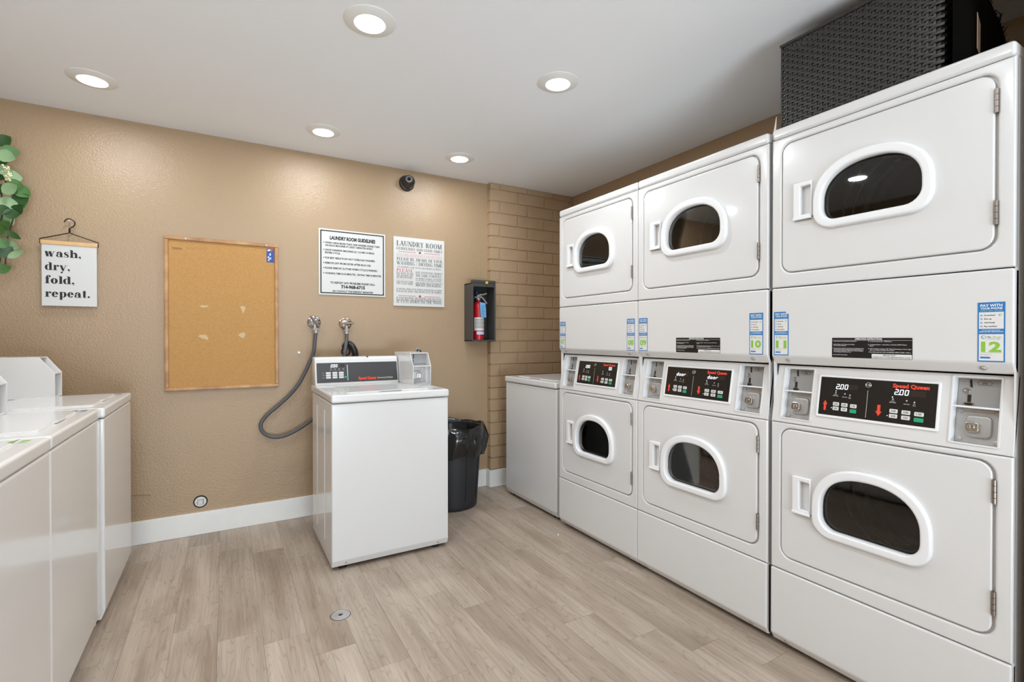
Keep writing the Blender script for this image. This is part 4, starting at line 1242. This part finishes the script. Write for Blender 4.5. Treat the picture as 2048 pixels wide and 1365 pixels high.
for y, a, b in ((.212, .09, .43), (.212, .59, .91), (.852, .09, .43), (.852, .59, .91)):
    rl.flat(rect(W2 * a, W2 * b, H2 * (1 - y) - .0018, H2 * (1 - y) + .0018), .0103)
rl.build('rose_rule', 'pink', s2, smooth=False)
dt = MB(FRONT)
for y in (.212, .852): dt.flat(circ(W2 * .505, H2 * (1 - y), .0085, 16), .0103)
dt.build('rose_dot', 'dred', s2, smooth=False)

# hanging banner on a hanger
hg = thing('hanger_sign', 'white hanging sign reading wash dry fold repeat on a wire hanger', 'sign', (-.715, YB, 1.342))
Y1 = -.024
MB().box(-.116, .116, Y1 - .006, Y1 + .006, .3225, .3435, .0025, 2).build('wood_bar', 'woodbar', hg)
MB(front(0, Y1 + .002, 0)).plate(rect(-.112, .112, 0, .326), .003, (), .0006, 0, 1).build('banner', 'signwhite', hg)
fl_ = MB(front(0, Y1, 0))
for i, t in enumerate(('wash,', 'dry,', 'fold,', 'repeat.')):
    wd_ = (.145, .0995, .117, .181)[i]
    put_letters(fl_, FAT, t, -.099, .258 - .0705 * i, .0275, wd_, 'L', .0016 , .03)
fl_.build('lettering', 'ink', hg, smooth=False)
wr = MB()
wr.tube([(-.117, Y1, .322), (-.119, Y1 - .002, .3475), (-.006, Y1 - .002, .387), (0, Y1 - .002, .392), (.006, Y1 - .002, .387), (.119, Y1 - .002, .3475), (.117, Y1, .322)], .0026, 8)
wr.tube([(0, Y1 - .002, .388), (.001, Y1 - .002, .412), (.018, Y1 - .002, .428), (.0215, Y1 - .002, .448), (.008, Y1 - .002, .462), (-.010, Y1 - .002, .462), (-.022, Y1 - .002, .445)], .0028, 8, smooth=6)
wr.tube([(0, Y1 - .002, .388), (.0005, Y1 - .002, .410)], .0045, 8)
wr.build('hanger_wire', 'wire', hg)
hk = tag(MB().tube([(0, 0, 0), (0, -.018, 0), (0, -.026, .006)], .0035, 8, smooth=3).build('wall_hook', 'base'), 'small white wall hook holding the wire hanger', 'hook')
hk.location = (-.716, YB, 1.7945)

# security camera
sc_ = thing('security_camera', 'dark dome security camera high on the back wall under the ceiling', 'security camera', (1.138, YB, 2.292))
MB(FRONT).lathe([(.056, 0), (.056, .012), (.052, .020), (.046, .024), (.00001, .024)], 28).build('mount_base', 'cam', sc_)
MB(FRONT).sphere((.004, .004, .040), .045, 24).build('camera_ball', 'cam', sc_)
TL = FRONT @ Matrix.Translation((.004, .004, .040)) @ Matrix.Rotation(-.12, 4, 'X') @ Matrix.Rotation(.16 - .42, 4, 'Y')
MB(TL).lathe([(.024, .036), (.024, .044), (.014, .046), (.013, .043), (.00001, .043)], 22).build('lens_face', 'camlens', sc_)
MB(TL).lathe([(.0125, .0435), (.0125, .0465), (.006, .0475), (.00001, .0475)], 16).build('lens', 'black', sc_)

# round cable outlet near the floor
ot = thing('round_outlet', 'round capped wall outlet low on the back wall above the baseboard', 'outlet', (-.133, YB, .193))
MB(FRONT).plate(circ(0, 0, .037, 24), .003, [circ(0, 0, .030, 20)], .001, 0, 1).build('outlet_ring', 'slot', ot)
MB(FRONT).plate(circ(0, -.003, .031, 20), .0024, (), .0006, 0, 1).build('outlet_cap', 'paper', ot)
MB(FRONT).plate(rect(-.013, .013, -.018, .010), .005, (), .001, .002, 1).build('outlet_jack', 'signwhite', ot)
ra = MB(FRONT)
for x0, x1, z0, z1 in ((-.015, -.013, -.019, .012), (.013, .016, -.019, .012), (-.015, .016, .010, .0125), (-.024, -.018, -.006, -.003)): ra.flat(rect(x0, x1, z0, z1), .0026)
ra.build('outlet_seam', 'greyink', ot, smooth=False)

an = tag(MB(FRONT).lathe([(.010, 0), (.010, .004), (.006, .010), (.00001, .011)], 12).build('wall_anchor', 'base'), 'tiny painted-over wall anchor between cork board and long hose', 'anchor')
an.location = (.414, YB, 1.075)

# fire extinguisher cabinet
eb = thing('extinguisher_box', 'dark grey open-fronted metal fire extinguisher box beside the brick corner', 'cabinet', (1.597, YB, 1.147))
bw, bh, bdp = .196, .440, .140
bx = MB()
bx.box(0, .006, -bdp, 0, 0, bh).box(bw - .006, bw, -bdp, 0, 0, bh).box(0, bw, -bdp, 0, 0, .006).box(0, bw, -bdp, 0, bh - .006, bh)
bx.build('box_shell', 'boxgrey', eb, smooth=False)
MB().box(.006, bw - .006, -.006, -.001, .006, bh - .006).build('box_back', 'boxin', eb, smooth=False)
MB(front(0, -bdp, 0)).plate(rect(-.002, bw + .002, -.002, bh + .004), .005, [rect(.010, bw - .010, .010, bh - .028)], .0015, 0, 1).build('box_frame', 'boxgrey', eb)
MB().box(-.003, bw + .001, -bdp - .010, -bdp + .02, bh + .002, bh + .022, .003, 2).build('top_rail', 'boxgrey', eb)
MB().box(.108, .126, -bdp - .020, -bdp - .004, bh - .006, bh + .014, .003, 2, T=Matrix.Identity(4)).build('box_latch', 'yellow', eb)
ex = thing('fire_extinguisher', 'red fire extinguisher with a pale blue tag inside the grey box', 'fire extinguisher', (1.684, YB - .072, 1.153))
MB().lathe([(.040, .0), (.043, .006), (.043, .255), (.038, .280), (.022, .296), (.014, .300), (.014, .316), (.00001, .316)], 28).build('cylinder', 'extred', ex)
MB().lathe([(.0434, .075), (.0434, .175)], 28, closed=True, a0=math.radians(195), a1=math.radians(350)).build('white_label', 'paper', ex)
lb = MB()
for k in range(7): lb.lathe([(.0437, .095 + .0105 * k), (.0437, .099 + .0105 * k)], 16, closed=True, a0=math.radians(210), a1=math.radians(330 - 8 * (k % 3)))
lb.build('label_print', 'greyink', ex)
MB().lathe([(.0436, .045), (.0436, .068)], 20, closed=True, a0=math.radians(225), a1=math.radians(330)).build('lower_label', 'lightblue', ex)
vb = MB().lathe([(.015, .312), (.017, .322), (.017, .345), (.010, .352), (.00001, .353)], 16)
vb.tube([(0, 0, .330), (-.034, -.004, .330)], .007, 8)
vb.build('valve_head', 'steel', ex)
MB().sphere((.002, -.018, .330), .011, 12).build('pressure_gauge', 'brass', ex)
MB().tube([(-.012, 0, .352), (-.022, -.006, .378)], .013, 10, radii=[.011, .014]).build('cap', 'navycap', ex)
lv_ = MB()
lv_.tube([(.004, -.008, .352), (.030, -.012, .352), (.062, -.016, .362)], .0055, 8)
lv_.tube([(.006, -.008, .346), (.034, -.014, .322), (.062, -.018, .284)], .006, 8)
lv_.build('lever', 'steel', ex)
tg = MB(Matrix.Translation((0, -.050, 0)) @ Matrix.Rotation(.12, 4, 'Z') @ FRONT)
tg.plate([(-.006, .176), (.043, .176), (.040, .25), (.034, .285), (-.014, .290), (-.010, .23)], .0012, (), 0, 0)
tg.build('inspection_tag', 'tagblue', ex, smooth=False)
tp_ = MB(Matrix.Translation((0, -.0515, 0)) @ Matrix.Rotation(.12, 4, 'Z') @ FRONT)
for k in range(8): tp_.flat(rect(-.002, .034 - .005 * (k % 3), .186 + .011 * k, .189 + .011 * k), .0002)
tp_.build('tag_print', 'blue', ex, smooth=False)

# ------------------------------------------------------------------ woven basket on the nearest dryer
bk = thing('woven_basket', 'black woven storage basket on top of the nearest stacked dryer', 'basket', (1.885, .632, 1.9645))
BX, BY, BZ = .33, .512, .352
nst = 27
def loop_pts(phase, rx=BX, ry=BY, amp=.0046):
    pts = []
    def side(p, q, n, nx, ny, ph):
        for i in range(n):
            t = i / n
            d = amp * math.cos(PI * (i + ph))
            pts.append((p[0] + (q[0] - p[0]) * t + nx * d, p[1] + (q[1] - p[1]) * t + ny * d))
    e = .006
    side((e, ry - e), (e, e), nst, -1, 0, phase); side((e, e), (rx - e, e), 17, 0, -1, phase); side((rx - e, e), (rx - e, ry - e), nst, 1, 0, phase); side((rx - e, ry - e), (e, ry - e), 17, 0, 1, phase)
    return pts
strand = []
for ph in (0, 1):
    P = loop_pts(ph)
    n = len(P); vs = []; fs = []
    for i, (x, y) in enumerate(P):
        for (dz, dd) in ((-.0054, 0), (0, .0022), (.0054, 0), (0, -.0016)):
            a = Vector(P[i - 1]); c = Vector(P[(i + 1) % n]); d = (c - a).normalized(); nn = Vector((d.y, -d.x))
            vs.append((x - nn.x * -dd, y - nn.y * -dd, dz))
    for i in range(n):
        j = (i + 1) % n
        for k in range(4): l = (k + 1) % 4; fs.append((4 * i + k, 4 * i + l, 4 * j + l, 4 * j + k))
    strand.append((vs, fs))
sm = [None, None]
NR = 30
for k in range(NR):
    z = .008 + k * (BZ - .02) / (NR - 1)
    ph = k % 2
    if sm[ph] is None:
        sm[ph] = MB().add(*strand[ph]).build('woven_strand', 'weave', bk, wn=False, angle=.9)
        o = sm[ph]
    else:
        o = sm[ph].copy(); COL.objects.link(o)
    o.location = (0, 0, z)
for i in range(nst):
    y = BY - .006 - (BY - .012) * i / nst
    o = MB().box(-.0022, .0022, -.0035, .0035, .002, BZ - .004).build('stake', 'weave', bk, smooth=False) if i == 0 else st0.copy()
    if i == 0: st0 = o
    else: COL.objects.link(o)
    o.location = (.006, y, 0)
MB().box(.012, BX - .012, .012, BY - .012, .0, BZ - .03).build('basket_lining', 'fur', bk, smooth=False)
rim = MB().tube([(.004, .004, BZ), (.004, BY - .004, BZ), (BX - .004, BY - .004, BZ), (BX - .004, .004, BZ)], .007, 8, cyclic=True)
rim.build('basket_rim', 'weave', bk)
sh = thing('shaggy_bundle', 'black shaggy bundle with a tan tag pressed against the end of the woven basket', 'bundle', (1.895, .590, 1.9645))
bl = MB()
prf = [(0, 0), (.275, 0), (.283, .10), (.27, .17), (.235, .20), (.185, .225), (.12, .255), (.06, .30), (.0, .335)]
bl.plate([(x, z) for x, z in prf], .05, (), .018, -.025, 3, T=FRONT)
bl.build('bundle_body', 'fur', sh)
random.seed(5)
fr = MB()
edge = [(.283, .10), (.278, .16), (.235, .20), (.185, .225), (.12, .255), (.06, .30)]
for k in range(150):
    i = random.randrange(len(edge) - 1); t = random.random()
    x = edge[i][0] * (1 - t) + edge[i + 1][0] * t - .01; z = edge[i][1] * (1 - t) + edge[i + 1][1] * t - .01
    L = random.uniform(.02, .05); a = random.uniform(-.3, 1.4)
    y = random.uniform(-.02, .02)
    fr.tube([(x, y, z), (x + L * .6 * math.cos(a), y + random.uniform(-.01, .01), z + L * .6 * math.sin(a)), (x + L * math.cos(a + .4), y + random.uniform(-.015, .015), z + L * math.sin(a + .3))], .001, 3, radii=[.0026, .002, .0006], caps=False)
fr.build('shag_fringe', 'fur', sh, kind='stuff')
MB(front(.0, -.027, 0)).plate([(.012, .06), (.033, .045), (.035, .135), (.012, .165)], .0015, (), 0, 0).build('tan_tag', 'tan', sh, smooth=False)
pc = thing('paper_scrap', 'small white paper scrap standing at the left end of the woven basket', 'paper', (1.868, 1.152, 1.9645))
MB().add([(0, -.004, 0), (0, .012, 0), (0, .004, .030), (0, -.006, .078), (.002, -.004, 0), (.002, .012, 0), (.002, .004, .030), (.002, -.006, .078)], [(0, 1, 2, 3), (7, 6, 5, 4), (0, 4, 5, 1), (1, 5, 6, 2), (2, 6, 7, 3), (3, 7, 4, 0)]).build('folded_paper', 'paper', pc, smooth=False)

# ------------------------------------------------------------------ hanging greenery at the left
gr = thing('hanging_greenery', 'green artificial leafy garland hanging on the back wall at the left edge', 'plant', (-1.0, YB - .10, 1.85))
O = Vector((-1.0, YB - .10, 1.85))
stems = MB()
random.seed(21)
for k in range(6):
    dx = -.12 + .045 * k
    stems.tube([(-.05, .09, .34), (-.04 + dx * .4, .03, .22), (dx * .9, -.01, .0), (dx * .8 - .02, .0, -.20), (dx * .5, .02, -.33)], .0035, 6, smooth=5)
stems.tube([(.055, .01, -.225), (.075, 0, -.235), (.078, 0, -.25), (.06, 0, -.255)], .002, 6, smooth=4)
stems.build('stem', 'stem', gr)
def leaf_mesh(lx, lz):
    """rounded leaf folded along its midrib, base at the origin, tip along +z"""
    vs = []; fs = []
    n = 9
    for i in range(n + 1):
        t = i / n
        hw = lx * (math.sin(PI * t ** .85) ** .75) if 0 < t < 1 else 0.0008
        z = lz * t; curl = -.25 * lz * t * t
        vs += [(-hw, curl - .22 * hw, z), (0, curl, z), (hw, curl - .22 * hw, z)]
    for i in range(n):
        for k in range(2): fs.append((3 * i + k, 3 * i + k + 1, 3 * i + k + 4, 3 * i + k + 3))
    return vs, fs
shapes = [leaf_mesh(.030, .066), leaf_mesh(.024, .058), leaf_mesh(.015, .066)]
lm = {}
def put_leaf(p, si, mi, rot, sc):
    key = (si, mi)
    if key not in lm:
        lm[key] = MB().add(*shapes[si]).build('leaf', ('leaf', 'leafl', 'leafd')[mi], gr, wn=False, angle=1.2); o = lm[key]
    else:
        o = lm[key].copy(); COL.objects.link(o)
    o.location = Vector(p) - O; o.rotation_euler = rot; o.scale = (sc, sc, sc)
VIS = [(-0.944, 3.36, 2.144, 0, 2), (-0.914, 3.33, 2.091, 0, 0), (-0.919, 3.30, 2.056, 0, 1), (-0.955, 3.36, 2.044, 1, 2), (-0.904, 3.33, 1.970, 0, 1), (-0.905, 3.30, 1.896, 0, 1), (-0.878, 3.36, 1.906, 0, 0), (-0.897, 3.33, 1.932, 1, 0), (-0.913, 3.30, 1.832, 0, 1), (-0.893, 3.36, 1.849, 0, 0), (-0.884, 3.33, 1.804, 1, 2), (-0.901, 3.30, 1.778, 1, 2), (-0.935, 3.36, 1.757, 0, 1), (-0.929, 3.33, 1.720, 1, 0), (-0.896, 3.30, 1.676, 2, 2), (-0.922, 3.36, 1.632, 1, 1), (-0.933, 3.33, 1.595, 0, 2), (-0.888, 3.30, 1.582, 2, 1), (-0.949, 3.36, 1.514, 1, 0), (-0.945, 3.33, 1.696, 1, 0), (-0.935, 3.30, 1.633, 1, 0), (-0.952, 3.36, 1.976, 1, 2), (-0.942, 3.33, 1.896, 1, 2), (-0.930, 3.30, 1.793, 1, 2), (-0.884, 3.36, 1.868, 0, 2), (-0.933, 3.33, 1.995, 1, 1)]
for x, y, z, si, mi in VIS:
    a = random.uniform(.6, 2.2)            # lean of the leaf to the right
    lz = (.066, .058, .066)[si]
    sx, sz = math.sin(a), math.cos(a)
    put_leaf((x - sx * lz * .5, y, z - sz * lz * .5), si, mi, (random.uniform(-.5, .1), a, random.uniform(-.4, .4)), 1.05)
for k in range(70):
    zz = random.uniform(-.32, .30); hw = .15 * math.sqrt(max(.05, 1 - (zz / .38) ** 2))
    x = -1.03 + random.uniform(-hw, hw * .55); a = random.uniform(-2.6, 2.6)
    put_leaf((x, YB - .06 - random.random() * .09, 1.85 + zz), random.choice((0, 0, 1, 2)), random.choice((0, 0, 1, 2, 2)), (random.uniform(-.5, .2), a, random.uniform(-.5, .5)), random.uniform(.85, 1.1))
bs = MB()
for k in range(26): bs.sphere((.085 + random.uniform(-.016, .016), -.075 + random.uniform(-.012, .012), .155 - .0026 * k + random.uniform(-.012, .012)), .0052, 6)
bs.build('blossom_cluster', 'cream', gr, label='cream blossom cluster', kind='stuff')

# ------------------------------------------------------------------ small things on the floor
fd = thing('floor_cleanout', 'small round metal floor cleanout cap in the plank floor before the lone washer', 'drain', (.4157, 2.153, 0))
MB().lathe([(.039, -.003), (.039, .0012), (.034, .0024), (.033, .0014), (.020, .0014), (.018, .0028), (.010, .0028), (.009, .0006), (.00001, .0006)], 32).build('cap', 'steel', fd)
MB().lathe([(.00001, .0008), (.0088, .0008), (.0088, .0004)], 18).build('cap_hole', 'slot', fd)
MB().lathe([(.0415, .0006), (.0392, .0008)], 32, closed=True).build('cap_gap', 'slot', fd)
ch = tag(MB().add([(0, 0, 0), (.016, .004, 0), (.018, .012, .0), (.006, .014, 0), (.003, .003, .006), (.013, .006, .005), (.012, .011, .006), (.006, .010, .007)], [(0, 3, 2, 1), (4, 5, 6, 7), (0, 1, 5, 4), (1, 2, 6, 5), (2, 3, 7, 6), (3, 0, 4, 7)]).build('plastic_chip', 'paper', smooth=False), 'tiny white chip lying on the planks before the farthest dryer', 'debris')
ch.location = (1.695, 2.37, 0)
